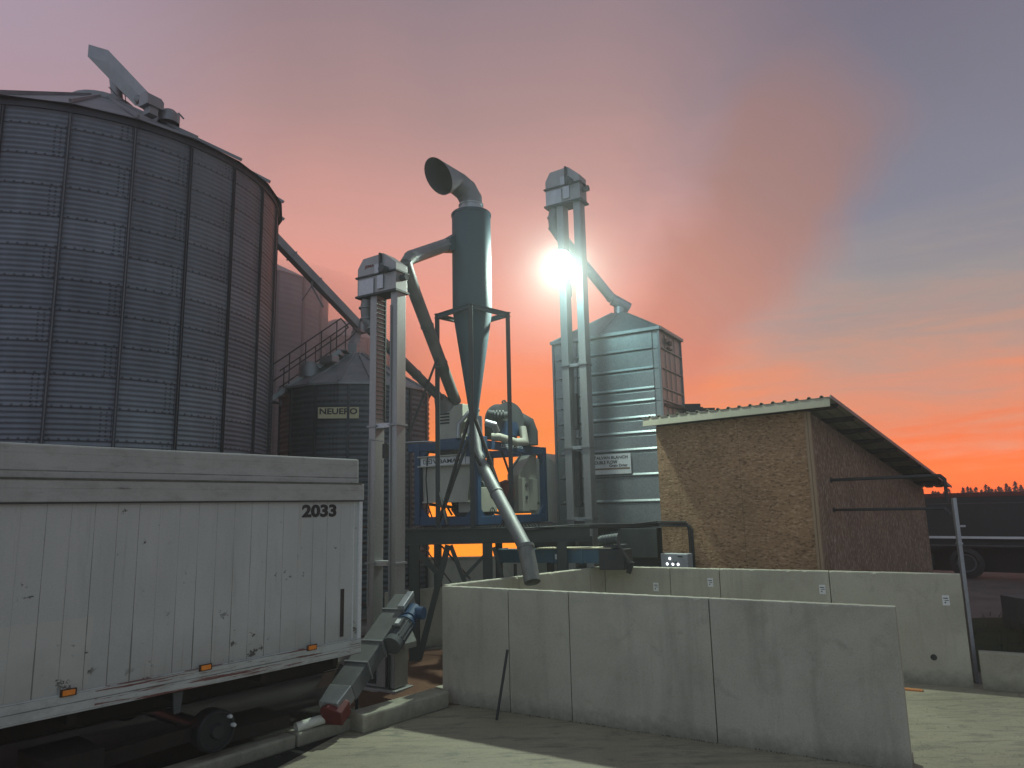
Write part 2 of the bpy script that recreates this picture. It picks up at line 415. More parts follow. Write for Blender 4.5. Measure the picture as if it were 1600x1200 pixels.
def trailer_mat(name, plank=.2, horiz=False, c1=(.42,.435,.40), c2=(.50,.515,.475), red=False):
    """old white painted boards: UV metres. thin board joints that open towards one end, flaking paint"""
    mt, t = newmat(name); uv = t.uv(); x = t.xyz(uv)
    u, v = (x[1], x[0]) if horiz else (x[0], x[1])
    q = t.math('DIVIDE', u, plank); idx = t.math('FLOOR', q); fr = t.math('FRACT', q)
    wn = t.n('ShaderNodeTexWhiteNoise', noise_dimensions='1D'); t.l(idx, wn.inputs['W'])
    rnd = wn.outputs['Value']
    comb = t.n('ShaderNodeCombineXYZ'); t.l(idx, comb.inputs[0]); t.l(t.math('MULTIPLY', v, 1.1), comb.inputs[1])
    br = t.noise(comb.outputs[0], 1.0, 3, .6)
    wid = t.math('MULTIPLY', t.ramp(br, [(.38, 0.05), (.68, 1.0)]), t.math('MULTIPLY', rnd, .0055 if not horiz else .010))
    if not horiz: wid = t.math('MULTIPLY', wid, t.ramp(t.math('MULTIPLY', x[1], .25), [(.27, 2.6), (.40, 1.3), (.62, .7)]))
    line = t.math('LESS_THAN', t.math('MULTIPLY', t.math('ABSOLUTE', t.math('SUBTRACT', fr, .5)), plank), t.math('ADD', wid, .0006))
    a = t.noise(t.vmath('MULTIPLY', uv, (.8,.35,1)), 2.0, 5, .6); f = t.noise(uv, 60, 3, .6)
    col = t.mix(t.ramp(a, [(.3, 0.0), (.7, 1.0)]), c1, c2)
    col = t.mix(t.math('MULTIPLY', rnd, .18), col, (.42,.46,.44))
    col = t.mix(1.0, col, t.ramp(f, [(.25, .92), (.75, 1.06)]), 'MULTIPLY')
    grime = t.noise(t.vmath('MULTIPLY', uv, (5,.5,1)), 1.5, 5, .7)
    col = t.mix(t.ramp(grime, [(.56, 0.0), (.8, .4)]), col, (.27,.27,.22))
    fl = t.noise(t.vmath('MULTIPLY', uv, (1.0,1.0,1) if not horiz else (.35,3.5,1)), 6.5, 8, .72)
    rare = t.noise(uv, 1.3, 2, .5)
    lowb = t.math('MULTIPLY', t.ramp(t.math('MULTIPLY', x[1], .25), [(.27, 1.0), (.36, .35), (.55, 0.0)]), .085) if not horiz else 0.0
    spot = t.math('MULTIPLY', t.ramp(t.math('ADD', fl, lowb), [(.632, 0.0), (.655, 1.0)]), t.ramp(rare, [(.49, 0.0), (.56, 1.0)]))
    if not horiz:
        pat = t.math('MULTIPLY', t.math('GREATER_THAN', x[0], 3.05), t.math('LESS_THAN', x[1], 1.72))
        col = t.mix(t.math('MULTIPLY', pat, .5), col, (.50,.50,.44))
        run = t.noise(t.vmath('MULTIPLY', uv, (9,.35,1)), 1.6, 5, .7)
        col = t.mix(t.ramp(run, [(.60, 0.0), (.76, .45)]), col, (.22,.20,.15))
        road = t.noise(uv, 3.0, 6, .65)
        col = t.mix(t.ramp(t.math('MULTIPLY', t.math('ADD', x[1], t.math('MULTIPLY', t.math('SUBTRACT', road, .5), .7)), .25), [(.26, .5), (.38, 0.0)]), col, (.27,.26,.22))
    else:
        wz = t.noise(t.vmath('MULTIPLY', uv, (1.3,2.5,1)), 3.0, 7, .7)
        col = t.mix(t.ramp(wz, [(.48, 0.0), (.72, .6)]), col, (.22,.22,.18))
    col = t.mix(t.math('MULTIPLY', spot, .9), col, (.06,.055,.045))
    if red:
        fl2 = t.noise(t.vmath('MULTIPLY', uv, (.30,9,1)), 3.2, 6, .7)
        zone = t.ramp(x[0], [(.3, 0.0), (.7, 1.0)])
        mp = t.math('MULTIPLY', t.ramp(fl2, [(.53, 0.0), (.56, 1.0)]), t.math('LESS_THAN', x[0], 3.0))
        col = t.mix(t.math('MULTIPLY', mp, .9), col, (.14,.025,.018))
    col = t.mix(t.math('MULTIPLY', line, .7), col, (.08,.08,.07))
    t.out(col, .62, 0, t.bump(t.math('SUBTRACT', 1.0, line), .5, .006), .3)
    return mt
TR_BOARD = trailer_mat('white_board_wall', .2)
TR_RAIL = trailer_mat('white_sill_boards', .075, True, red=True)
TR_TOP = trailer_mat('white_roof_band', .155, True, (.34,.345,.315), (.42,.425,.39))

def emis(name, c, s):
    mt, t = newmat(name); e = t.n('ShaderNodeEmission'); e.inputs[0].default_value = (*c, 1); e.inputs[1].default_value = s
    o = t.n('ShaderNodeOutputMaterial'); t.l(e.outputs[0], o.inputs[0]); return mt
LAMP = emis('lit_lamp_lens', (.55,1.0,.98), 60)
LED = emis('lit_indicator', (.9,.95,1.0), 4)

# ------------------------------------------------------------------ world: dusk sky
w = bpy.data.worlds.new('World'); sc.world = w; w.use_nodes = True
t = NT(w)
gen = t.n('ShaderNodeTexCoord').outputs['Generated']
x = t.xyz(gen)
n_big = t.noise(t.vmath('MULTIPLY', gen, (1,1,1.6)), 2.6, 5, .55, .6)
n_str = t.noise(t.vmath('MULTIPLY', gen, (1.5,1.5,13)), 2.6, 8, .62, .9)
n_fin = t.noise(t.vmath('MULTIPLY', gen, (3,3,40)), 2.2, 6, .6, .5)
lowk = t.ramp(x[2], [(.0, .35), (.05, 1.0), (.22, 1.0), (.42, .25)])
rightk = t.ramp(x[0], [(.0, .25), (.3, 1.0)])
wob = t.math('ADD', t.math('MULTIPLY', t.math('SUBTRACT', n_str, .5), .16), t.math('MULTIPLY', t.math('SUBTRACT', n_fin, .5), .05))
wob = t.math('MULTIPLY', wob, t.math('MULTIPLY', lowk, rightk))
zz = t.math('ADD', x[2], t.math('ADD', t.math('MULTIPLY', t.math('SUBTRACT', n_big, .5), .09), wob))
def L(*stops): return [(p, s2l(c)) for p, c in stops]
mid = t.ramp(zz, L((0.0,(255,140,14)), (.06,(255,136,36)), (.15,(254,135,78)), (.25,(244,154,132)), (.37,(220,158,147)), (.50,(174,140,139)), (.62,(146,128,136)), (.85,(112,110,122)), (1.0,(96,98,112))))
right = t.ramp(zz, L((0.0,(255,96,38)), (.045,(253,116,46)), (.10,(232,142,104)), (.18,(190,150,134)), (.255,(154,148,148)), (.345,(130,132,147)), (.55,(118,114,130)), (.85,(98,98,114)), (1.0,(92,95,110))))
left = t.ramp(zz, L((0.0,(255,110,66)), (.10,(250,134,104)), (.22,(226,146,134)), (.36,(190,146,146)), (.50,(172,152,166)), (.62,(164,152,174)), (.85,(120,120,138)), (1.0,(98,100,114))))
az = t.math('ADD', x[0], t.math('MULTIPLY', t.math('SUBTRACT', n_big, .5), .12))
kr = t.ramp(az, [(.10, 0.0), (.44, 1.0)], 'EASE')
kl = t.ramp(t.math('MULTIPLY', x[0], -1.0), [(.24, 0.0), (.56, 1.0)], 'EASE')
sky = t.mix(kl, t.mix(kr, mid, right), left)
# rosy smoke drifting up to the right from the drier: soft widening band along a line in the sky
def duv(px, py):
    d_ = at(px, py, 1.0)-CAMP; return d_.x, d_.z
(ua, va), (ub, vb) = duv(985,640), duv(1300,170)
yy_ = t.math('MAXIMUM', x[1], .05); U_ = t.math('DIVIDE', x[0], yy_); W_ = t.math('DIVIDE', x[2], yy_)
n_p1 = t.noise(gen, 5.0, 6, .62, .8); n_p2 = t.noise(gen, 3.1, 4, .5, .3)
U_ = t.math('ADD', U_, t.math('MULTIPLY', t.math('SUBTRACT', n_p1, .5), .16)); W_ = t.math('ADD', W_, t.math('MULTIPLY', t.math('SUBTRACT', n_p2, .5), .16))
Ls = math.hypot(ub-ua, vb-va); ex, ey = (ub-ua)/Ls, (vb-va)/Ls
du, dv = t.math('SUBTRACT', U_, ua), t.math('SUBTRACT', W_, va)
tt_ = t.math('DIVIDE', t.math('ADD', t.math('MULTIPLY', du, ex), t.math('MULTIPLY', dv, ey)), Ls)
pd_ = t.math('ABSOLUTE', t.math('SUBTRACT', t.math('MULTIPLY', du, ey), t.math('MULTIPLY', dv, ex)))
rad = t.math('ADD', .085, t.math('MULTIPLY', tt_, .075))
pm1 = t.ramp(t.math('DIVIDE', pd_, rad), [(.35, 1.0), (1.15, 0.0)], 'EASE')
pm2 = t.math('MULTIPLY', t.ramp(tt_, [(-.0, 0.0), (.2, 1.0)], 'EASE'), t.ramp(t.math('SUBTRACT', tt_, .6), [(.3, 1.0), (.62, 0.0)], 'EASE'))
pl = t.math('MULTIPLY', pm1, pm2)
plc = t.ramp(tt_, [(0.0, s2l((232,128,98))), (.35, s2l((196,134,118))), (.7, s2l((166,126,118))), (1.0, s2l((152,122,122)))])
sky = t.mix(t.math('MULTIPLY', pl, .85), sky, plc)
# away from the sunset the sky is a plain cool grey
back = t.ramp(t.math('ADD', t.math('MULTIPLY', x[1], .5), .5), [(.36, 1.0), (.62, 0.0)], 'EASE')
backc = t.ramp(x[2], [(0.0, s2l((128,136,146))), (.5, s2l((138,149,165))), (1.0, s2l((112,120,132)))])
side = t.ramp(t.math('ADD', t.math('MULTIPLY', x[0], .5), .5), [(.1, 1.0), (.75, .56)])
backc = t.mix(1.0, backc, side, 'MULTIPLY')
sky = t.mix(back, sky, t.mix(1.0, backc, (2.0,2.0,2.0), 'MULTIPLY'))
boost = t.ramp(x[2], [(0.0, 1.0), (.03, .86), (.10, .66), (.22, .58), (.5, .55), (1.0, .55)])
sky = t.mix(1.0, sky, boost, 'MULTIPLY')
low = t.ramp(t.math('MULTIPLY', x[2], -1.0), [(.06, 0.0), (.16, 1.0)])
sky = t.mix(low, sky, (.03,.027,.027))
bg = t.n('ShaderNodeBackground'); t.l(sky, bg.inputs[0]); bg.inputs[1].default_value = 1.82
wo = t.n('ShaderNodeOutputWorld'); t.l(bg.outputs[0], wo.inputs[0])

# ------------------------------------------------------------------ directions of the site
E1 = V((.86,-.51,0)).normalized(); E2 = V((.51,.86,0)).normalized(); EZ = V((0,0,1))
def fr(o, a, b, z): return V((o[0], o[1], 0)) + E1*a + E2*b + EZ*z
D1 = V((.733,-.68,0)).normalized(); D2 = V((.68,.733,0)).normalized()

# ------------------------------------------------------------------ setting
b = MB(); N = 40
def gz(xx, yy):
    sm = lambda q: max(0, min(1, q))**2*(3-2*max(0, min(1, q)))
    return -9.0*sm((yy-23)/26)*sm((xx+5.2+.25*max(0,yy-23))/3.0)*sm((7.5+.20*max(0,yy-23)-xx)/4.0)
xs_ = [-150,-90,-60,-45,-35,-28]+[-24+k for k in range(49)]+[28,35,45,60,90,150]; ys_ = [-28,-10,0,8,14,18,20]+[22+k*1.5 for k in range(24)]+[60,66,74,84,100,132]
b.add([(xx,yy,gz(xx,yy)) for xx in xs_ for yy in ys_], [(i*len(ys_)+j, (i+1)*len(ys_)+j, (i+1)*len(ys_)+j+1, i*len(ys_)+j+1) for i in range(len(xs_)-1) for j in range(len(ys_)-1)], True)
tag(b.build('ground', GROUND), 'packed earth ground around the grain yard', None, kind='structure')
b = MB(); b.sheet([(-6.5,-3,.004),(13,-3,.004),(13,7.4,.004),(6.7,10.5,.004),(6.2,11.6,.004),(1.6,13.4,.004),(-.9,11.0,.004),(-1.05,10.4,.004),(-2.15,9.2,.004),(-6.5,3.6,.004)])
tag(b.build('concrete_yard', YARD), 'stained concrete yard slab', None, kind='structure')
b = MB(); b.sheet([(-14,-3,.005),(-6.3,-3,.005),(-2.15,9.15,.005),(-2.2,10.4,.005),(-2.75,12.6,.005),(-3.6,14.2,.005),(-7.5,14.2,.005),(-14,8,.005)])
tag(b.build('trailer_shade_floor', soil_mat('painted_shade_dirt', (.012,.011,.010), (.022,.02,.018), (.03,.022,.016))), 'near-black ground sheet painting the shade under the trailer', None, kind='structure')  # near-black sheet stands in for the trailer's shade on the ground
# reddish spilled grain between the elevator foot and the bay
b = MB(); g = 14; vs = []; fs = []
for i in range(g+1):
    for j in range(g+1):
        xx = -2.35+i*(1.75/g)+ (j*.02); yy = 10.35+j*(4.0/g)
        edge = min(i, g-i, j, g-j)/3
        vs.append((xx, yy, .008+min(1, edge)*(.03+random.random()*.03)))
for i in range(g):
    for j in range(g):
        a_ = i*(g+1)+j; fs.append((a_, a_+g+1, a_+g+2, a_+1))
b.add(vs, fs, True); tag(b.build('spilled_grain', SOIL), 'reddish spilled grain and soil behind the kerb', None, kind='stuff')

# ------------------------------------------------------------------ big silo
SC = V((-10.62,17.5,0)); SR_, SH, ROW = 4.46, at(128,148,13.04).z, .627
silo = thing('grain_silo', SC, 'huge corrugated steel grain silo with vertical stiffeners rising behind the white trailer', 'grain silo', 'grain silos')
A0 = math.atan2(-SC.y, -SC.x)            # direction of the camera seen from the silo
prof = []; z = .0
while z < SH:
    prof.append((SR_+.015*math.cos(2*PI*z/.1045), z)); z += .1045/6
prof.append((SR_, SH))
SILO_M = silo_mat('silo_sheet_steel', SR_, 24, ROW, (.138,.15,.172), (.18,.195,.22), SH-17*ROW+.12)
off = math.radians(8)                      # rib phase seen from the camera
b = MB(); X_ = V((math.cos(A0+off), math.sin(A0+off), 0)); Y_ = EZ.cross(X_)
b.lathe(prof, SC, 144, True, (X_, Y_, EZ)); b.build('wall', SILO_M, silo, sharp=80)
b = MB()
dr = X_; ta = Y_
for s_ in (-1, 1):
    b.box(SC+dr*(SR_+.035)+ta*(s_*.022)+EZ*(SH/2-.05), .05, .010, SH-.1, (dr, ta, EZ))
b.box(SC+dr*(SR_+.018)+EZ*(SH/2-.05), .012, .036, SH-.1, (dr, ta, EZ))
STIFF = worn('silo_stiffener', (.035,.038,.044), (.06,.064,.072), .5, .5, 2)
st0 = b.build('stiffener', STIFF, silo); st0.data.materials.append(GALV_DULL)
for p_ in list(st0.data.polygons)[-6:]: p_.material_index = 1
for k in range(1, 24):
    c = st0.copy(); COL.objects.link(c); c.parent = silo; c.rotation_euler = (0,0,k*2*PI/24); c.name = 'stiffener'
# roof: 24 flat panels with raised seams, overhanging the wall
b = MB(); AP = SH+2.42; rs = [(SR_+.16, SH-.02), (.75, AP-.1)]
for k in range(24):
    a1, a2 = A0+off+2*PI*k/24, A0+off+2*PI*(k+1)/24
    P = lambda r, z, a: SC+V((r*math.cos(a), r*math.sin(a), z))
    q = [P(rs[0][0], rs[0][1], a1), P(rs[0][0], rs[0][1], a2), P(rs[1][0], rs[1][1], a2), P(rs[1][0], rs[1][1], a1)]
    b.sheet(q); b.sheet([p-EZ*.02 for p in q][::-1])
    b.bar(P(rs[0][0]+.05, rs[0][1]+.03, a1), P(rs[1][0], rs[1][1]+.03, a1), .05, .07)
b.lathe([(.8,AP-.12),(.8,AP+.03),(.0,AP+.1)], SC, 24, True)
roof = b.build('roof', GALV_DULL, silo)
b = MB(); b.lathe([(SR_+.02,SH-.16),(SR_+.06,SH-.16),(SR_+.06,SH+.0),(SR_+.02,SH+.0)], SC, 96, True)
b.build('eave_ring', STIFF, silo)
# roof vent boxes
def rp(px, py, y): return at(px, py, y)
b = MB(); c = at(237,160,15.2); b.prism([(-.17,-.16),(.17,-.16),(.17,.02),(.06,.16),(-.12,.16),(-.17,.06)], c, E1, EZ, E2, -.2, .2); b.box(c-EZ*.24, .22, .22, .2, (E1,E2,EZ))
vt = b.build('roof_vent', GALV_DULL, roof, .008)
b = MB(); c = at(264,180,15.6); b.lathe([(.0,.12),(.14,.10),(.24,.0),(.24,-.22)], c, 20); b.build('roof_vent', GALV_DULL, roof)
b = MB(); c = at(279,180,15.4); b.bar(c-EZ*.2, c+EZ*.05, .03, .03); b.bar(c+EZ*.05, c+EZ*.05+E1*.2-EZ*.2, .03, .03); b.build('hatch_handle', GALV_DULL, roof)

# ------------------------------------------------------------------ long chain conveyor over the silos
HZ = at(153,83,16.5); TL = at(563,512,22.2); cdir = (TL-HZ).normalized()
conv = thing('chain_conveyor', (HZ.x,HZ.y,HZ.z), 'long inclined grain conveyor running from the silo roof down to the small silo', 'conveyor')
hx = V((.82,.57,0)).normalized(); b = MB()
q0 = [HZ+hx*sx_*.22+EZ*sz_*.17 for sx_, sz_ in ((-1,-1),(1,-1),(1,1),(-1,1))]; q1 = [p+cdir*1.45 for p in q0]
b.add(q0+q1, [(0,1,2,3),(7,6,5,4),(0,4,5,1),(1,5,6,2),(2,6,7,3),(3,7,4,0)]); b.build('head_box', GALV, conv, .01, fix=True)
b = MB(); b.bar(HZ+cdir*1.55, TL, .26, .24)
for k in range(1, 7):
    p = HZ+cdir*(1.55+k*1.05); b.bar(p-cdir*.02, p+cdir*.02, .31, .29)
b.build('trough', GALV_DULL, conv, .006)
b = MB(); b.tube([HZ+cdir*1.35-EZ*.1, at(180,126,17.3), at(185,168,17.35)], .14, 12); b.build('drop_chute', GALV_DULL, conv)
b = MB(); b.tube([HZ+cdir*.9-EZ*.2-E1*.1, HZ+cdir*1.0-EZ*.5-E1*.12, at(170,136,17.2)], .012, 6); b.build('cable', BLACK, conv)
b = MB(); b.box(TL+EZ*.0, .34, .34, .34, (E1,E2,EZ)); q = at(552,545,22.0); b.bar(TL-E1*.15-EZ*.1, V((q.x,q.y,q.z+.1)), .25, .2, E2); b.bar(V((q.x,q.y,q.z+.15)), V((q.x,q.y,q.z-.3)), .28, .28)
b.build('outlet_box', GALV_DULL, conv, .006)
b = MB(); p = at(487,447,20.9); b.bar(p, at(505,480,20.9), .05, .05); b.bar(p, at(472,470,20.9), .03, .03); b.bar(at(490,430,20.9), p, .05, .05); b.build('support_bracket', GALV_DULL, conv)

# ------------------------------------------------------------------ small hopper silo with cream sign
NC = V((-4.80,22.0,0)); NR, NH = 2.22, at(540,598,19.8).z; NAP = at(553,551,22.0).z
ns = thing('hopper_silo', NC, 'small round silo with conical roof and cream NEUERO sign behind the left elevator', 'grain silo', 'grain silos')
prof = []; z = 0
while z < NH: prof.append((NR+.016*math.cos(2*PI*z/.15), z)); z += .025
prof.append((NR, NH))
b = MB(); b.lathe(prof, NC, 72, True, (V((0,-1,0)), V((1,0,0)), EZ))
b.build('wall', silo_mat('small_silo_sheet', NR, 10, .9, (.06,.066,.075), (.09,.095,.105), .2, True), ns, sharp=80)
b = MB(); b.lathe([(NR+.1,NH-.04),(NR+.1,NH+.02),(.25,NAP-.08),(0,NAP)], NC, 16, False)
for k in range(16):
    a = 2*PI*k/16
    b.bar(NC+V((math.cos(a)*(NR+.1), math.sin(a)*(NR+.1), NH+.04)), NC+V((math.cos(a)*.25, math.sin(a)*.25, NAP-.06)), .05, .06)
nroof = b.build('roof', GALV_DULL, ns)
b = MB(); c = at(483,575,20.9); b.lathe([(0,.2),(.2,.16),(.3,.0),(.3,-.3)], c, 14); b.build('roof_hatch', GALV_DULL, nroof)
b = MB(); c = at(515,562,20.8); b.box(c, .5, .3, .2, (E1,E2,EZ)); b.build('roof_hatch', GALV_DULL, nroof, .02)
for k in (-3, -2, -1, 0, 1, 2, 3):
    a = -PI/2 + .12 + k*.42
    b = MB(); b.box(NC+V((math.cos(a)*(NR+.035), math.sin(a)*(NR+.035), NH/2)), .05, .07, NH-.1, (V((math.cos(a),math.sin(a),0)), V((-math.sin(a),math.cos(a),0)), EZ))
    b.build('stiffener', STIFF, ns)
c = at(529,645,19.72); sx = V((1,.12,0)).normalized()
b = MB(); b.box(c, 1.10, .02, .31, (sx, EZ.cross(sx), EZ)); sg = b.build('sign_board', SIGNY, ns)
text('lettering', 'NEUERO', c-sx*.51-EZ*.045+V((0,-.011,0)), sx, EZ, .17, INK, sg, 1.02, .03)
# stair up to its roof
st = thing('roof_stair', at(430,610,20.4), 'steel stair with tube handrails climbing the small silo roof', 'stair')
S0, S1 = at(418,628,20.3), at(532,548,21.2)
b = MB()
for dx in (-.0, .55):
    o = V((dx*.25, dx, .0)); b.bar(S0+o, S1+o, .04, .14)
for k in range(12):
    p = S0.lerp(S1, k/11); b.box(p+V((.07,.27,.03)), .2, .5, .03)
b.build('stair_flight', GALV_DULL, st)
for dx in (0, .55):
    o = V((dx*.25, dx, 0)); b = MB()
    for hh in (.5, 1.0): b.tube([S0+o+EZ*hh, S1+o+EZ*hh], .02, 8)
    b.tube([S1+o+EZ*1.0, S1+o+V((.22,0,.72)), S1+o+EZ*.5], .02, 8)
    for k in range(5):
        p = S0.lerp(S1, .06+k*.22)+o; b.tube([p, p+EZ*1.0], .018, 8)
    b.build('handrail', DARK, st)

# ------------------------------------------------------------------ far silos
def far_silo(cx, cy, r, h, ap, label, rows=.95):
    c = V((cx, cy, 0)); s_ = thing('grain_silo', c, label, 'grain silo', 'grain silos')
    pr = []; z = 0
    while z < h: pr.append((r+.02*math.cos(2*PI*z/.2), z)); z += .05
    pr.append((r, h))
    b = MB(); b.lathe(pr, c, 72, True, (V((0,-1,0)), V((1,0,0)), EZ)); b.build('wall', silo_mat('far_silo_sheet', r, 18, rows, (.12,.125,.135), (.18,.18,.19), 0, False), s_, sharp=80)
    b = MB(); b.lathe([(r+.12,h-.02),(.3,ap),(0,ap+.1)], c, 24, False); b.build('roof', GALV_DULL, s_)
    for k in range(10):
        a = -PI*.95+k*PI*.1
        d = V((math.cos(a), math.sin(a), 0)); b = MB(); b.box(c+d*(r+.04)+EZ*h/2, .07, .09, h-.1, (d, EZ.cross(d), EZ)); b.build('stiffener', STIFF, s_)
far_silo(-11.3, 28.5, 3.75, at(490,423,26).z, at(490,423,26).z+1.9, 'tall hazy silo standing farthest back behind the inclined conveyor')
far_silo(-7.6, 31.0, 2.3, at(515,535,30).z, at(515,535,30).z+1.2, 'low hazy silo behind the stair handrails')

# ------------------------------------------------------------------ bucket elevators
def elevator(O, name_label, w, d, gap, head, zt, zh, boot, text_=None, clamps=(), elbow=None, ladder=None, k=1.0):
    """legs: section w along E1, d along E2; gap = offset between legs; head=(a0,a1)"""
    e = thing('bucket_elevator', V((O[0],O[1],0))+E1*(gap/2), name_label, 'bucket elevator', 'bucket elevators')
    for a in (0, gap):
        b = MB(); c = fr(O, a+w/2, d/2, (zh+boot)/2); b.box(c, w, d, zh-boot, (E1,E2,EZ))
        lg = b.build('leg', LEG, e, .004)
        for zz_ in clamps: b = MB(); b.box(fr(O, a+w/2, d/2, zz_), w+.05, d+.05, .03, (E1,E2,EZ)); b.build('flange', GALV_DULL, lg)
    for zz_ in clamps: b = MB(); b.box(fr(O, (w+gap)/2, d/2, zz_), gap-w, d*.9, .07, (E1,E2,EZ)); b.build('spacer', GALV, e)
    a0, a1 = head; H = zt-zh; wd = a1-a0
    poly = [(a0,zh),(a1,zh),(a1,zt-H*.30),(a1-wd*.33,zt),(a0+wd*.14,zt-.02*k),(a0,zt-H*.27)]
    b = MB(); b.prism(poly, V((O[0],O[1],0)), E1, EZ, E2, -.035*k, d+.035*k); hd = b.build('head', LEG, e, .006)
    b = MB()
    b.box(fr(O, (a0+a1)/2, d/2, zh+H*.5), wd+.05*k, d+.12*k, .025*k, (E1,E2,EZ))
    b.box(fr(O, (a0+a1)/2, d/2, zh+.01), wd+.05*k, d+.12*k, .03*k, (E1,E2,EZ))
    b.box(fr(O, a0+wd*.62, -.05*k, zh+H*.75), .03*k, .05*k, H*.5, (E1,E2,EZ))
    b.build('head_flange', DARK, hd)
    b = MB(); b.box(fr(O, a0+wd*.56, -.045*k, zh+H*.62), .13*k, .03*k, .16*k, (E1,E2,EZ)); b.box(fr(O, a0+wd*.62, -.045*k, zh+H*.28), .12*k, .03*k, H*.34, (E1,E2,EZ)); b.box(fr(O, a0+wd*.25, -.045*k, zh+H*.22), .3*k, .02*k, H*.4, (E1,E2,EZ))
    b.build('inspection_cover', GALV, hd, .004)
    b = MB(); p = fr(O, a0+wd*.75, -.035*k, zh+H*.55); b.tube([p, p-E2*.12*k], .055*k, 14); b.build('shaft_bearing', GREYM, hd); b = MB(); p2 = fr(O, a1, d*.5, zh+H*.35); b.tube([p2, p2+E1*.1*k], .05*k, 14)
    b.build('shaft_bearing', GREYM, hd)
    if text_: text('lettering', text_, fr(O, a0+wd*.19, -.035*k, zh+H*.69), E1, EZ, .06, INKRED, hd, .2, .02)
    return e
CL = [at(604,665,11.2).z, at(604,880,11.2).z]
OL = (-2.262,11.3)
eL = elevator(OL, 'nearer bucket elevator with red JEMA lettering on its head, beside the white trailer', .133, .213, .426, (-.25,.555), at(604,395,11.12).z, at(592,460,11.2).z, .7, 'JEMA', CL, k=1.06)
b = MB()
for k in range(30):
    zz_ = CL[0]+.12+k*.074
    b.box(fr(OL, .133+.012, .10, zz_), .024, .17, .008, (E1,E2,EZ))
b.bar(fr(OL,.133+.012,.205,CL[0]+.08), fr(OL,.133+.012,.205,CL[0]+2.3), .02, .024, E1)
b.build('ladder_rungs', DARK, eL)
b = MB(); b.box(fr(OL,.33,.02,CL[0]-.4), .10, .05, .22, (E1,E2,EZ)); b.build('junction_box', BLACK, eL, .006)
# boot
b = MB(); b.box(fr(OL,.28,.1,.40), .62, .30, .62, (E1,E2,EZ)); b.box(fr(OL,.28,.1,.05), .74, .42, .05, (E1,E2,EZ)); b.box(fr(OL,.28,.1,.72), .66, .34, .03, (E1,E2,EZ))
bt = b.build('boot', LEG, eL, .006)
b = MB(); b.box(fr(OL,.14,-.06,.3), .2, .02, .34, (E1,E2,EZ)); b.box(fr(OL,.45,-.06,.4), .03, .03, .6, (E1,E2,EZ)); b.tube([fr(OL,.1,-.05,.52), fr(OL,.1,-.12,.52)], .045, 12); b.box(fr(OL,.5,-.06,.3), .02, .02, .5, (E1,E2,EZ))
b.build('boot_fittings', DARK, bt, .004)
b = MB(); b.prism([(0,0),(.42,0),(.42,.08),(.30,.3),(0,.08)], fr(OL,.42,-.12,.66), E1, EZ, E2, -.0, .26); b.build('inlet_hood', LEG, bt, .006)
# outlet elbow + spout to the cleaner
zhL = at(592,460,11.2).z; Q0 = fr(OL,-.15,.10,zhL); spA = at(572,508,11.7); spB = at(690,624,14.5)
b = MB(); pts = [Q0, fr(OL,-.195,.12,zhL-.14), fr(OL,-.205,.16,zhL-.32), fr(OL,-.13,.24,zhL-.47), spA+ (spB-spA)*.02]
b.tube(pts, [.10,.10,.10,.095,.088], 14)
for p in pts[1:4]: b.lathe([(.0,-.012),(.125,-.012),(.125,.012),(0,.012)], p, 14)
b.build('outlet_elbow', GALV_DULL, eL)
b = MB(); dS = (spB-spA); b.tube([spA, spB], .088, 18)
for f_ in (.30, .62, .86): b.tube([spA+dS*f_, spA+dS*(f_+.010)], .100, 18)
b.tube([spB-dS*.03, spB+V((.05,.1,-.16))], [.12,.2], 14)
b.build('spout', GALV_DULL, eL)

b = MB(); b.tube([fr(OL,.426+.02,-.02,.8), fr(OL,.426+.02,-.02,CL[0]+1.9)], .012, 8); b.tube([fr(OL,.02,-.018,1.2), fr(OL,.02,-.018,CL[0]-.2), fr(OL,.30,-.018,CL[0]-.25)], .008, 6); b.build('conduit', GALV_DULL, eL)
OR = (1.13,16.0)
eR = elevator(OR, 'farther taller bucket elevator carrying the lit floodlight, in front of the grain drier', .17, .27, .43, (-.25,.64), at(885,264,15.9).z, at(880,322,16.0).z, .3, None, [at(900,572,16).z,at(905,700,16).z,2.35], k=1.38)
b = MB(); zhR = at(880,322,16.0).z; Q0 = fr(OR,-.12,.12,zhR)
spA = at(876,368,16.45); spB = at(957,468,17.0)
pts = [Q0, fr(OR,-.18,.14,zhR-.2), fr(OR,-.19,.2,zhR-.44), fr(OR,-.08,.3,zhR-.66), spA]
b.tube(pts, .11, 14)
for p in pts[1:4]: b.lathe([(.0,-.012),(.13,-.012),(.13,.012),(0,.012)], p, 14)
b.build('outlet_elbow', GALV_DULL, eR)
b = MB(); b.tube([spA, spB], .118, 18); dS = spB-spA
b.tube([spB, at(982,482,17.1)], .14, 16); b.tube([at(968,476,17.08), at(968,492,17.08)], .14, 16)
b.tube([spB-dS*.04, spB-dS*.02], .13, 16)
b.build('spout', GALV, eR)
b = MB(); b.box(fr(OR,.265,.1,4.7), .1, .12, .8, (E1,E2,EZ)); b.box(fr(OR,.265,.12,3.2), .1, .14, 1.2, (E1,E2,EZ)); b.build('cable_duct', DARK, eR)

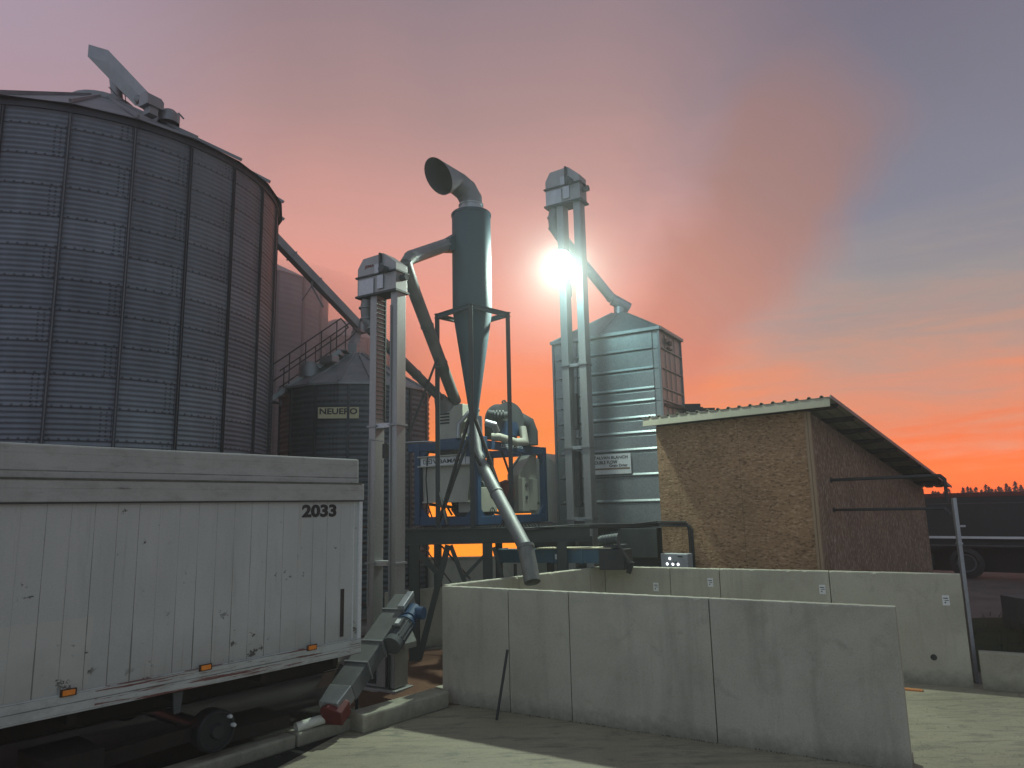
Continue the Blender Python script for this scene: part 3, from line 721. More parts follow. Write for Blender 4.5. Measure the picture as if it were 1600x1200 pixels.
# ------------------------------------------------------------------ floodlight on the far elevator
LP = at(876,405,15.32); ld = V((-.04,-.76,-.65)).normalized(); lx = ld.cross(EZ).normalized(); ly = lx.cross(ld)
fl = thing('floodlight', LP, 'round white floodlight glaring on the front of the far elevator', 'floodlight')
b = MB(); b.lathe([(.0,-.18),(.12,-.18),(.15,-.06),(.24,.02),(.255,.05),(.235,.05),(.23,.03)], LP, 28, True, (lx,ly,ld)); b.build('housing', GREYM, fl)
b = MB(); b.lathe([(.0,.05),(.12,.046),(.228,.03)], LP, 28, True, (lx,ly,ld)); b.build('lens', LAMP, fl)
b = MB(); b.bar(LP-ld*.12, fr(OR,.07,0,LP.z-.02), .05, .05); b.tube([LP-EZ*.22+lx*.0, LP-EZ*.3, fr(OR,.30,.02,LP.z-.45), fr(OR,.30,.02,LP.z-.7)], .01, 6); b.bar(fr(OR,.1,-.02,LP.z-.33), fr(OR,.45,-.02,LP.z-.30), .03, .03); b.build('bracket', GREYM, fl)
ln = bpy.data.lights.new('floodlight_beam', 'SPOT'); ln.energy = 2950; ln.color = (.84,1.0,.84); ln.shadow_soft_size = .13
ln.spot_size = math.radians(152); ln.spot_blend = 1.0
lo = bpy.data.objects.new('floodlight_beam', ln); COL.objects.link(lo); lo.parent = fl; lo.location = ld*.20
lo.rotation_euler = ld.to_track_quat('-Z','Y').to_euler()
l2 = bpy.data.lights.new('floodlight_spill', 'POINT'); l2.energy = 120; l2.color = (.5,.97,1.0); l2.shadow_soft_size = .14
lo2 = bpy.data.objects.new('floodlight_spill', l2); COL.objects.link(lo2); lo2.parent = fl; lo2.location = ld*.34

# ------------------------------------------------------------------ steel platform
PZ = 2.30
pf = thing('steel_platform', (-.4,13.2,0), 'dark steel platform on braced legs carrying the cleaner and the cyclone', 'platform')
pt = MB(); xl, xr, yf, yb = at(634,840,13.2).x, at(922,840,13.2).x, 13.2, 17.7; pb0, pb1 = at(760,849,13.2).z, at(760,825,13.2).z; PZ = pb1+.01; pm_ = (pb0+pb1)/2; ph_ = pb1-pb0
pt.ibeam((xl,yf,pm_),(xr,yf,pm_), .14, ph_); pt.build('front_beam', GREENST, pf)
pt = MB(); pt.ibeam((xl,yb,pm_),(.85,yb,pm_), .14, ph_); pt.build('rear_beam', GREENST, pf)
for xx in (xl+.07, -.6, .82):
    pt = MB(); pt.ibeam((xx,yf+.08,pm_),(xx,yb-.08,pm_), .12, ph_-.03); pt.build('cross_beam', GREENST, pf)
pt = MB()
for k in range(46): pt.bar((xl+.03+k*.06,yf+.1,PZ-.012),(xl+.03+k*.06,yb,PZ-.012), .008, .03)
for k in range(9): pt.bar((xl,yf+.2+k*.5,PZ-.010),(.86,yf+.2+k*.5,PZ-.010), .01, .02)
pt.build('grating', DARK, pf)
for (xx, yy) in ((at(648,900,yf).x,yf),(at(762,880,yf).x,yf),(.82,yf),(xl+.1,yb),(-.4,yb),(.82,yb)):
    pt = MB(); pt.ibeam((xx,yy,.0),(xx,yy,pb0), .17, .17, .016); pt.box((xx,yy,.015), .3, .3, .03); pt.build('leg', GREENST, pf)
def brace(p, q, w=.09): b = MB(); b.bar(p, q, w, w, (0,1,0)); b.build('brace', GREENST, pf)
B = lambda px, py, y=13.12: at(px, py, y)
brace(B(700,852), B(655,1030), .10); brace(B(704,852), B(727,912), .07); brace(B(652,862), B(690,902), .09); brace(B(757,868), B(722,905), .06)
brace(B(771,855), B(786,906), .06); brace(B(690,853,16.8), B(735,905,16.8), .04); brace(B(660,852,16.8), B(705,910,16.8), .03)
pt = MB(); pt.bar(at(628,692,14.6), at(676,690,14.3), .25, .015); pt.build('step_plate', GALV, pf)
pt = MB(); pt.bar(at(635,690,13.6), at(686,552,13.7), .045, .045); pt.build('stay', DARK, pf)

# ------------------------------------------------------------------ cyclone
CY = 13.92; cf = CY/12.85
def a2(px, py, y): return at(px, py, y*cf)
cx0 = at(738,480,CY).x; CC = V((cx0,CY,0))
cyc = thing('dust_cyclone', (cx0,CY,PZ), 'tall blue-green dust cyclone with a bent chimney standing on dark legs', 'dust cyclone')
zT = at(738,333,CY).z; zM = at(740,487,CY).z; zB = at(742,655,CY).z
b = MB(); b.lathe([(.0,zT+.03),(.20,zT+.03),(.39,zT-.02),(.392,zT-.05),(.392,zM),(.07,zB),(.07,zB-.1)], CC, 56, True)
cb = b.build('body', CYCL, cyc, sharp=25)
b = MB()
b.lathe([(.392,zM+.03),(.417,zM+.03),(.417,zM-.0),(.392,zM-.0)], CC, 48, True); b.lathe([(.392,zT-.04),(.406,zT-.04),(.406,zT-.08),(.392,zT-.08)], CC, 48, True)
b.build('rim_band', CYCL, cb)
BLACKEN = worn('sooty_shaded_steel', (.03,.032,.032), (.05,.052,.05), .8, .2, 4)  # soot-dark inner skin, also paints the shade inside the chimney mouth
# chimney: collar + segmented bend + slanted open mouth
p0 = CC+EZ*(zT+.02); p1 = CC+EZ*(zT+.16)
path = [p1, a2(735.5,312,12.84), a2(728,298,12.78), a2(715,287,12.66)]
b = MB(); b.tube([p0, p1], .24, 28); b.tube([p1-EZ*.02, p1+EZ*.01], .254, 28); b.build('chimney_collar', GALV, cyc)
d = (path[-1]-path[-2]).normalized()
mc_ = a2(685,275,12.15); mU = (a2(672,247,12.15)-a2(700,304,12.2))/2                     # long axis of the slanted mouth
mV = (a2(702,267,12.25)-a2(668,284,12.07))/2
a_ = (mU-d*mU.dot(d)).normalized(); c_ = (mV-d*mV.dot(d)-a_*mV.dot(a_)).normalized()
def chimney(k_, name, mat_, par_):
    b = MB(); b.tube(path, [.23*k_]*4, 28, caps=False)
    vs = []
    for f_ in (0, .33, .66, 1.0):
        for j in range(28):
            an = 2*PI*j/28
            p_ = path[-1]+(a_*math.cos(an)+c_*math.sin(an))*.23*k_; q_ = mc_+(mU*math.cos(an)+mV*math.sin(an))*k_
            vs.append(p_.lerp(q_, f_))
    fs = [(r_*28+j, r_*28+(j+1) % 28, (r_+1)*28+(j+1) % 28, (r_+1)*28+j) for r_ in range(3) for j in range(28)]
    b.add(vs, fs, True); return b.build(name, mat_, par_, sharp=12)
ch = chimney(1.0, 'chimney', GALV_DULL, cyc)
chimney(.975, 'chimney_shade_lining', BLACKEN, ch)
b = MB()
for p, q in zip(path[:-1], path[1:]):
    dd = (q-p).normalized(); b.tube([p-dd*.006, p+dd*.006], .236, 28, False)
b.build('chimney_seam', GALV_DULL, ch)
# inlet duct: square-ish duct from the elevator head to the cyclone, with flared throat
dA, dB_, dC = a2(640,403,11.6), a2(697,383,12.6), a2(708,380,12.75)
b = MB(); b.tube([dA, dB_], .130, 8, True, False); b.build('inlet_duct', GALV_DULL, cyc)
b = MB(); ux = (dC-dB_).normalized(); sd = EZ.cross(ux).normalized()
def ring4(p, w, h): return [p-sd*w/2-EZ*h/2, p+sd*w/2-EZ*h/2, p+sd*w/2+EZ*h/2, p-sd*w/2+EZ*h/2]
rA, rB = ring4(dB_-ux*.02, .24, .26), ring4(dC+ux*.22, .30, .44)
b.add(rA+rB, [(0,1,5,4),(1,2,6,5),(2,3,7,6),(3,0,4,7),(0,3,2,1),(4,5,6,7)]); b.build('inlet_throat', CYCL, cyc)
b = MB(); b.tube([a2(633,412,11.45), dA+ (dB_-dA)*.03], [.10,.13], 12); b.tube([a2(633,410,11.4), a2(648,458,11.75), a2(712,628,13.5)], .118, 20)
for f_ in (.28, .62): 
    p = a2(648,458,11.75).lerp(a2(712,628,13.5), f_); dd = (a2(712,628,13.5)-a2(648,458,11.75)).normalized(); b.tube([p-dd*.01, p+dd*.01], .130, 20)
b.build('suction_pipe', GALV_PIPE, cyc)
# frame
hd_ = .70; corners = {'l': V((-hd_,0,0)), 'r': V((hd_,0,0)), 'f': V((0,-hd_,0)), 'b': V((0,hd_,0))}
zR = at(685,494,CY).z
for k, o_ in corners.items():
    b = MB(); b.bar(CC+o_+EZ*PZ, CC+o_+EZ*zR, .085, .085); b.build('leg', DARK, cyc)
ks = ['l','f','r','b']
for i in range(4):
    p, q = CC+corners[ks[i]]+EZ*zR, CC+corners[ks[(i+1) % 4]]+EZ*zR
    e_ = (q-p).normalized()*.05
    b = MB(); b.ibeam(p-e_, q+e_, .06, .09, .012); b.build('ring_beam', CYCL if ks[i] != 'b' else DARK, cyc)
zx = a2(742,640,12.2).z
for a, c in (('f','l'),('f','r'),('b','l'),('b','r')):
    b = MB(); b.bar(CC+corners[a]+EZ*zx, CC+corners[c]*.98+EZ*(PZ+.08), .045, .045); b.build('brace', DARK, cyc)
    b = MB(); b.bar(CC+corners[c]+EZ*(PZ+.75), CC+corners[c].lerp(corners[a], .25)+EZ*(PZ+.05), .04, .04); b.build('brace', DARK, cyc)
for a, c in (('f','r'),):
    b = MB(); b.bar(CC+corners[a]+EZ*(zx-.75), CC+corners[c]*.92+EZ*(PZ+.25), .04, .04); b.build('brace', DARK, cyc)
# discharge pipe into the bay
pA, pB, pC, pD, pE = CC+EZ*(zB-.02), a2(746,705,12.6), a2(757,735,12.4), at(822,858,11.65), at(832,910,11.4)
b = MB(); b.tube([pA, pB, pC, pD], [.075,.085,.11,.115], 20)
for f_ in (.33,): 
    p = pC.lerp(pD, f_); dd = (pD-pC).normalized(); b.tube([p-dd*.02, p+dd*.02], .125, 20)
b.build('discharge_pipe', GALV_PIPE, cyc)
b = MB(); dd = (pE-pD).normalized(); b.tube([pD-dd*.04, pE], .128, 20, False); b.lathe([(.0,.02),(.125,.02)], pE-dd*.06, 20)
b.tube([pD-dd*.06, pD-dd*.01], .14, 20)
b.build('discharge_sleeve', worn('scuffed_rubber_sleeve', (.12,.125,.12), (.22,.22,.20), .6, .3, 6), cyc)
b = MB(); b.tube([a2(757,705,12.5), a2(800,800,12.1)], .012, 6); b.build('cable', BLACK, cyc)

# ------------------------------------------------------------------ grain cleaner in a blue frame
NCn = V((a2(745,760,13.45).x,13.45*cf,0)); WL, LL, z0, z1 = 1.46, 2.80, PZ+.02, a2(745,686,13.45).z
gc = thing('grain_cleaner', fr(NCn,-WL/2,LL/2,PZ), 'grain cleaner with cream boxes inside an open blue steel frame on the platform', 'grain cleaner')
def F(a, b_, z): return fr(NCn, -a, b_, z)     # a to the left along the near face, b_ back along the right face
for (a, b_) in ((0,0),(WL,0),(0,LL),(WL,LL)):
    bb = MB(); bb.bar(F(a,b_,z0), F(a,b_,z1), .13, .13, E1); bb.build('frame_post', BLUE, gc, .006)
for (p, q) in ((F(0.07,0,z1-.09),F(WL+.25,0,z1-.09)),(F(0,.07,z1-.09),F(0,LL-.07,z1-.09)),(F(.07,LL,z1-.09),F(WL-.07,LL,z1-.09)),(F(WL,.07,z1-.09),F(WL,LL-.07,z1-.09)),
             (F(0.07,0,z0+.08),F(WL-.07,0,z0+.08)),(F(0,.07,z0+.08),F(0,LL-.07,z0+.08)),(F(WL,.07,z0+.08),F(WL,LL-.07,z0+.08)),(F(.07,LL,z0+.08),F(WL-.07,LL,z0+.08))):
    bb = MB(); bb.bar(p, q, .10, .17); bb.build('frame_beam', BLUE, gc, .006)
# gussets in the corners of the openings
def gus(a, b_, dirv, zc, sgn):
    p = F(a,b_,zc); bb = MB(); bb.prism([(0,0),(.22,0),(0,.22*sgn)], p, dirv, EZ, dirv.cross(EZ), -.02, .02); bb.build('gusset', BLUE, gc)
gus(.06,0,-E1,z1-.17,-1); gus(WL-.06,0,E1,z1-.17,-1); gus(0,.06,E2,z1-.17,-1); gus(0,LL-.06,-E2,z1-.17,-1); gus(.06,0,-E1,z0+.16,1); gus(WL-.06,0,E1,z0+.16,1); gus(0,.06,E2,z0+.16,1); gus(0,LL-.06,-E2,z0+.16,1)
bb = MB(); bb.box(F(-.02,-.02,z1-.15), .32, .32, .4, (E1,E2,EZ)); bb.build('corner_box', BLUE, gc, .01)
def zq(z_): return z0+(z_-2.32)*(z1-z0)/1.58
def F2(a, b_, z_): return F(a, b_*1.09, zq(z_))
# vibrating hopper (cream) at the near-left, hanging in the frame
bb = MB(); bb.prism([(-.61,-.46),(.50,-.46),(.61,.31),(-.65,.31)], F2(WL*.52,.06,3.18), E1, EZ, E2, -.02, .8); hp = bb.build('sieve_box', CREAM, gc, .008)
bb = MB(); bb.box(F2(WL*.52,.02,3.53), 1.30, .10, .17, (E1,E2,EZ)); lip = bb.build('top_band', SIGNW, hp, .004)
bb = MB(); bb.box(F2(WL*.52,-.0,3.625), 1.36, .16, .025, (E1,E2,EZ)); bb.box(F2(WL*.52,-.0,3.44), 1.36, .16, .025, (E1,E2,EZ)); bb.box(F2(WL*.52,.02,2.755), 1.14, .14, .03, (E1,E2,EZ)); bb.build('flange', CREAM, hp)
text('lettering', 'VIBAMAX', F2(WL*.52+.30,-.03,3.485), E1, EZ, .085, INK, lip, .72, .01)
bb = MB(); 
c = F2(WL*.52+.44,-.032,3.53)
for (sx_, sz_, ox, oz) in ((.22,.012,0,.04),(.22,.012,0,-.04),(.012,.08,-.105,0),(.012,.08,.105,0),(.12,.02,0,0)): bb.box(c+E1*ox+EZ*oz, sx_, .006, sz_, (E1,E2,EZ))
bb.build('emblem', INK, lip)
# cream cabinets on the right-hand side
bb = MB(); bb.prism([(b_*1.09, zq(z_)) for b_, z_ in ((1.72,2.5),(2.45,2.5),(2.45,3.74),(2.2,3.72),(1.86,3.46),(1.72,3.3))], NCn, E2, EZ, E1, -.10, -.42); bb.build('aspirator_casing', CREAM, gc, .008)
bb = MB(); bb.box(F2(.05,1.80,2.88), .12, .30, .74, (E1,E2,EZ)); bb.box(F2(.05,2.14,2.88), .10, .36, .70, (E1,E2,EZ)); cab = bb.build('control_cabinet', CREAM, gc, .008)
bb = MB()
for zz_ in (2.82, 3.08): bb.tube([F2(-.0,1.80,zz_), F2(-.035,1.80,zz_)], .045, 14)
bb.bar(F2(-.02,2.26,2.7), F2(-.06,2.26,2.7), .03, .06); bb.build('knob', GREYM, cab)
bb = MB(); bb.box(F2(.30,.45,2.78), .5, .7, .5, (E1,E2,EZ)); bb.build('lower_chute', CREAM, gc, .01)
bb = MB(); bb.prism([(-.3,0),(.3,0),(.12,-.4),(-.12,-.4)], F2(WL*.5,.9,2.85), E1, EZ, E2, -.5, .5); bb.bar(F2(WL-.1,.2,2.72),F(.1,1.2,2.5), .3, .06); bb.build('under_tray', DARK, gc)
bb = MB(); bb.lathe([(0,.26),(.16,.2),(.2,.0),(.16,-.3),(0,-.34)], F2(.32,1.5,2.95), 16); bb.build('drive_guard', RED, gc)
# hood with louvres on top, near left
hc = F(.92,.35,z1); bb = MB(); bb.prism([(-.28,.06),(.30,.06),(.30,.30),(.42,.42),(.42,.80),(-.30,.86),(-.30,.30)], hc, E1, EZ, E2, -.1, .55)
hood = bb.build('inlet_hood', CREAM, gc, .015)
bb = MB()
for k in range(5): bb.box(hc-E2*.105+E1*(-.10)+EZ*(.42+k*.065), .36, .02, .032, (E1,E2,EZ))
bb.build('louvre', BLACK, hood)
bb = MB(); bb.box(hc+E1*.05+EZ*.02-E2*.0, .5, .3, .12, (E1,E2,EZ)); bb.bar(hc-E1*.3+EZ*.1, hc-E1*.1-EZ*.0, .06,.06); bb.build('hood_stand', BLUE, gc)
# fan scroll and ducts on top, right
fc = a2(788,657,14.6); fx = V((.8,.6,0)).normalized(); fn = V((.6,-.8,0)).normalized()
bb = MB(); bb.lathe([(.0,-.2),(.39,-.2),(.37,-.18),(.37,.18),(.39,.2),(.0,.2)], fc, 32, True, (fx,EZ,fn)); bb.box(fc-EZ*.25-fx*.1, .6, .38, .34, (fx,fn,EZ)); fan = bb.build('fan_scroll', GREYM, gc, sharp=30)
bb = MB(); bb.lathe([(.05,-.02),(.05,.02),(.025,.02),(.025,-.02),(.05,-.02)], fc+EZ*.41, 14, True, (fx,EZ,fn)); bb.build('lifting_eye', GREYM, fan)
bb = MB(); bb.prism([(-.3,-.36),(.3,-.36),(.16,-.05),(-.16,-.05)], fc, fx, EZ, fn, .21, .235); bb.build('fan_bracket', BLUE, fan)
bb = MB(); bb.tube([fc+fx*.15-EZ*.0, fc+fx*.42+EZ*.02, fc+fx*.62-EZ*.06, fc+fx*.70-EZ*.24, fc+fx*.70-EZ*.52], .185, 20); bb.build('fan_duct', GREYM, gc, sharp=25)
bb = MB(); bb.tube([a2(762,645,14.2), a2(778,650,14.2), a2(795,648,14.3)], .075, 14)
for k in range(4): p = at(770+k*5,648,14.2); bb.tube([p, p+V((.03,0,0))], .09, 12)
bb.build('fan_inlet', GREYM, gc)
bb = MB(); bb.tube([a2(768,683,14.0), a2(780,683,14.0), a2(806,691,14.3), a2(820,690,14.4), a2(816,668,14.5)], .085, 14); bb.build('dust_hose', HOSE, gc)
bb = MB(); bb.tube([a2(716,684,13.6), a2(717,662,13.6), a2(732,645,13.6), a2(748,640,13.7)], .045, 12); bb.tube([a2(758,660,13.7), a2(772,664,13.7), a2(776,674,13.8)], .07, 12); bb.box(a2(742,670,13.9), .3, .3, .5); bb.build('small_duct', GALV, gc)
text('lettering', 'JCHKO', F(-.052,1.32,z1-.115), E2, EZ, .075, INKW, gc, .45, .012)
bb = MB(); c = F(-.054,1.05,z1-.08)
for (sx_, sz_, ox, oz) in ((.34,.012,0,.035),(.34,.012,0,-.035),(.012,.07,-.165,0),(.012,.07,.165,0),(.22,.025,0,0)): bb.box(c+E2*ox+EZ*oz, sx_, .006, sz_, (E2,E1,EZ))
bb.build('emblem', INKW, gc)
bb = MB(); bb.box(F2(.9,.3,3.72), .35, .3, .25, (E1,E2,EZ)); bb.tube([F2(.25,-.0,3.72),F2(.25,0,3.45)], .03, 10); bb.tube([F2(.5,0.1,3.75),F(.48,.1,3.4)], .02, 8); bb.tube([F2(.1,.02,3.55),F(.1,.02,2.6)], .025, 8); bb.build('hanger', DARK, gc)

bb = MB(); bb.tube([F2(.18,.35,3.05), F2(.18,.95,3.05)], .10, 16); bb.box(F2(.18,.65,2.92), .2, .3, .06, (E1,E2,EZ)); bb.build('vibrator_motor', GREYM, gc)
for (a_, b_, z_) in ((.02,.55,2.55),(.02,.95,2.62)):
    bb = MB(); bb.lathe([(.085,-.012),(.10,.0),(.085,.012),(.07,.0),(.085,-.012)], F2(a_,b_,z_), 18, True, (E2,EZ,E1)); bb.bar(F2(a_,b_,z_)-EZ*.085, F2(a_,b_,z_)+EZ*.085, .012,.012); bb.build('hand_wheel', DARK, gc)
for (p_, q_) in ((F2(1.30,.1,3.3),F2(1.0,.5,2.5)),(F2(.6,-.02,2.62),F2(.42,-.02,2.42)),(F2(.1,1.0,3.8),F2(.1,1.45,3.1)),(F2(.35,2.3,3.82),F2(.35,1.7,3.3))):
    bb = MB(); bb.bar(p_, q_, .035, .035); bb.build('strut', DARK, gc)
bb = MB(); bb.tube([F2(1.2,-.02,3.75), F2(1.22,-.06,3.2), F2(1.18,-.05,2.7), F2(1.05,-.02,2.36)], .014, 8); bb.build('cable', BLACK, gc)
# cream burner casing between the cleaner and the drier
bh = thing('burner_casing', (p0_ := at(862,800,18.5)), 'cream sheet-metal burner casing between the blue frame and the drier', 'burner casing')
p = at(853,760,18.7); bb = MB(); bb.box(V((p.x+.12,p.y,2.95)), .75, .8, 1.55, (E1,E2,EZ)); bb.prism([(-.37,3.72),(.37,3.72),(.0,3.98)], V((p.x+.12,p.y,0)), E1, EZ, E2, -.4, .4); bb.box(V((p.x+.12,p.y,1.2)), .6, .6, 2.3, (E1,E2,EZ)); bb.build('casing', CREAM, bh, .01)
bb = MB(); bb.box(V((p.x+.42,p.y-.4,3.62)), .12, .08, .08); bb.box(V((p.x+.44,p.y-.42,3.3)), .14, .08, .2); bb.box(V((p.x+.44,p.y-.42,2.62)), .14, .08, .2); bb.build('valve', GREYM, bh, .01)

# ------------------------------------------------------------------ blue belt conveyor and its head drive
bc = thing('belt_conveyor', (.7,13.5,1.5), 'dusty blue belt conveyor ending over the concrete bay corner', 'conveyor')
c0, c1 = at(785,868,14.1), at(962,868,12.95); cd_ = (c1-c0).normalized(); cn = cd_.cross(EZ).normalized()
b = MB(); b.bar(c0, c1, .34, .24)
for k in range(5): b.bar(c0.lerp(c1, k/4)-cd_*.02, c0.lerp(c1, k/4)+cd_*.02, .37, .27)
b.build('trough', BLUE_DUST, bc, .006)
b = MB(); b.bar(c0.lerp(c1,.36)+EZ*.135, c1+EZ*.135, .40, .02); b.build('cover', worn('dusty_cover', (.36,.32,.22), (.46,.42,.3), .8, 0, 4), bc)
b = MB(); b.box(c0.lerp(c1,.56)+cn*.178-EZ*.01, .16, .014, .09, (cd_, cn, EZ)); b.build('label_plate', SIGNW, bc)
b = MB(); b.box(c1-EZ*.06+cd_*.0, .46, .42, .34, (cd_,cn,EZ)); b.bar(c1+cd_*.10+EZ*.28+cn*.2, c1+cd_*.34-EZ*.12+cn*.2, .04, .07, cn); b.bar(c1+cd_*.22-EZ*.3, c1+cd_*.30-EZ*.1, .06, .08); b.build('head', DARK, bc, .01)
b = MB(); b.tube([c1-cd_*.22+EZ*.26+cn*.1, c1+cd_*.12+EZ*.30+cn*.1], .085, 18); b.tube([c1-cd_*.26+EZ*.26+cn*.1, c1-cd_*.18+EZ*.26+cn*.1], .07, 18); b.box(c1-EZ*-.17, .36, .24, .04, (cd_,cn,EZ))
for k in range(5): b.tube([c1+cd_*(-.18+k*.055)+EZ*(.265+k*.006)+cn*.1, c1+cd_*(-.165+k*.055)+EZ*(.265+k*.006)+cn*.1], .095, 16)
b.build('drive_motor', GREYM, bc)
for f_ in (.12,.45,.7):
    p = c0.lerp(c1, f_); b = MB(); b.bar(V((p.x,p.y,0)), V((p.x,p.y,1.58)), .06, .06); b.build('support_leg', DARK, bc)
b = MB(); b.box(at(862,848,14.2), .9, .2, .2); b.box(at(915,850,14.0), .25, .2, .3); b.build('dust_seal', DARK, bc)

# ------------------------------------------------------------------ grain drier tower
DC = V((3.305,15.79,0)); DW, DD = 2.66, 1.53; dz1 = at(1037,513,15.79).z
dr_ = thing('grain_drier', fr(DC,-DW/2,DD/2,0), 'tall ribbed galvanised grain drier tower with a hipped roof and white sign', 'grain drier')
G = lambda a, b_, z: fr(DC, a, b_, z)
rowsz = [at(1037,y_,15.79).z for y_ in (825,784,742,702,675,651,625,606,574.5,543,513)]
for i in range(len(rowsz)-1):
    za, zb = rowsz[i], rowsz[i+1]
    b = MB(); h = zb-za
    # pan-shaped panel: dished between flanges, with side returns
    b.box(G(-DW/2,DD/2,(za+zb)/2), DW-.02, DD-.02, h-.012, (E1,E2,EZ))
    b.prism([(0,0),(.035,.012),(.035,.03),(.012,.07),(.012,h-.05),(0,h-.03)], G(-.16,0,za), -E2, EZ, -E1, 0, DW-.32)
    b.prism([(0,0),(.03,.012),(.03,.03),(0,.05)], G(0,.02,za), E1, EZ, E2, 0, DD-.04)
    b.build('panel_ring', GALV_DRIER, dr_)
b = MB(); b.box(G(-DW/2,DD/2,(rowsz[0]+dz1)/2-.02), DW-.1, DD-.1, dz1-rowsz[0]-.06, (E1,E2,EZ)); b.build('inner_core', DARK, dr_)
b = MB()
for (a, b_) in ((-.0,0),(-DW,0),(0,DD),(-DW,DD)): b.box(G(a,b_,(2.2+dz1)/2), .05, .05, dz1-2.2, (E1,E2,EZ))
for a in (-DW+.28, -DW+.62): b.box(G(a,-.03,(2.2+dz1)/2), .03, .05, dz1-2.25, (E1,E2,EZ))
for bq in (.38,.7,1.05): b.box(G(.008,bq,(2.2+dz1)/2), .016, .02, dz1-2.3, (E1,E2,EZ))
b.build('corner_post', GALV_DULL, dr_)
b = MB(); c = G(-DW/2,DD/2,0); apx = V((at(968,489,17.1).x, 17.1, at(968,490,17.1).z)); ov = .05
pts4 = [G(-DW-ov,-ov,dz1+.01), G(ov,-ov,dz1+.01), G(ov,DD+ov,dz1+.01), G(-DW-ov,DD+ov,dz1+.01)]
top4 = [apx+E1*sx_*.13+E2*sy_*.13 for sx_, sy_ in ((-1,-1),(1,-1),(1,1),(-1,1))]
b.add(pts4+top4, [(0,1,5,4),(1,2,6,5),(2,3,7,6),(3,0,4,7),(4,5,6,7),(3,2,1,0)])
b.bar(pts4[0],pts4[1],.05,.07); b.bar(pts4[1],pts4[2],.05,.07); b.bar(pts4[0].lerp(pts4[1],.45)+EZ*.02, top4[0].lerp(top4[1],.5)+EZ*.01, .03,.03); b.bar(pts4[1]+EZ*.02, top4[1]+EZ*.01, .03,.03); b.bar(pts4[0]+EZ*.02, top4[0]+EZ*.01, .03,.03)
b.build('roof', GALV_DRIER, dr_)
b = MB(); b.box(G(-DW/2,DD/2,1.1), DW-.1, DD-.1, 2.2, (E1,E2,EZ)); b.box(G(-DW/2,DD/2,(2.18+rowsz[0])/2), DW+.04, DD+.04, rowsz[0]-2.18+.02, (E1,E2,EZ)); b.build('plenum_base', GREENST, dr_)
b = MB(); b.prism([(0,0),(1.1,0),(1.1,.62),(.25,.62),(.2,.55),(0,.55)], G(-1.35,-.12,1.5), E1, EZ, E2, 0, .1); b.build('fan_door', worn('dark_green_sheet', (.05,.06,.058), (.075,.085,.08), .5, .4), dr_, .01)
b = MB(); c = G(.02,.55,dz1-.25); b.tube([c, c+E1*.06], .05, 12); b.box(G(.03,.62,dz1-.37), .05,.3,.04,(E1,E2,EZ)); b.box(G(.03,.38,dz1-.22), .03,.1,.1,(E1,E2,EZ)); b.tube([G(.02,.72,dz1-.22),G(.05,.72,dz1-.22)], .06, 12); b.build('level_sensor', DARK, dr_)
# little side bracket and outlet stack on the right
b = MB(); b.bar(at(1038,632,15.85), at(1075,640,17.1), .06, .06); b.box(at(1080,640,17.2), .38, .3, .24); b.box(at(1098,648,17.5), .5, .4, .28); b.prism([(-.3,-.3),(.45,-.3),(.12,.18),(-.3,.18)], at(1086,650,17.4), V((1,0,0)), EZ, V((0,1,0)), -.3, .3); b.build('outlet_hood', DARK, dr_)
# sign
sg0 = G(-1.53,-.062,0); 
zc = at(955,724,16.1).z; a0 = -1.70
b = MB(); b.box(G(a0+.43,-.055,zc), .98, .02, .45, (E1,E2,EZ)); sg = b.build('sign_board', SIGNW, dr_)
So = lambda a, z: G(a0-.04+a, -.066, zc-.21+z)
text('lettering', 'ALVAN BLANCH', So(.13,.325), E1, EZ, .065, INK, sg, .76, .012)
text('lettering', 'DOUBLE FLOW', So(.02,.215), E1, EZ, .075, INK, sg, .62, .018)
text('lettering', 'Grain Drier', So(.44,.145), E1, EZ, .062, INK, sg, .44, .014)
b = MB(); b.box(So(.47,.105), .92, .006, .035, (E1,E2,EZ)); b.build('stripe', BROWN, sg)
b = MB(); b.prism([(0,.0),(.06,0),(.1,.1),(.04,.1)], So(.02,.30), E1, EZ, E2, -.006, .0); b.build('emblem', INK, sg)

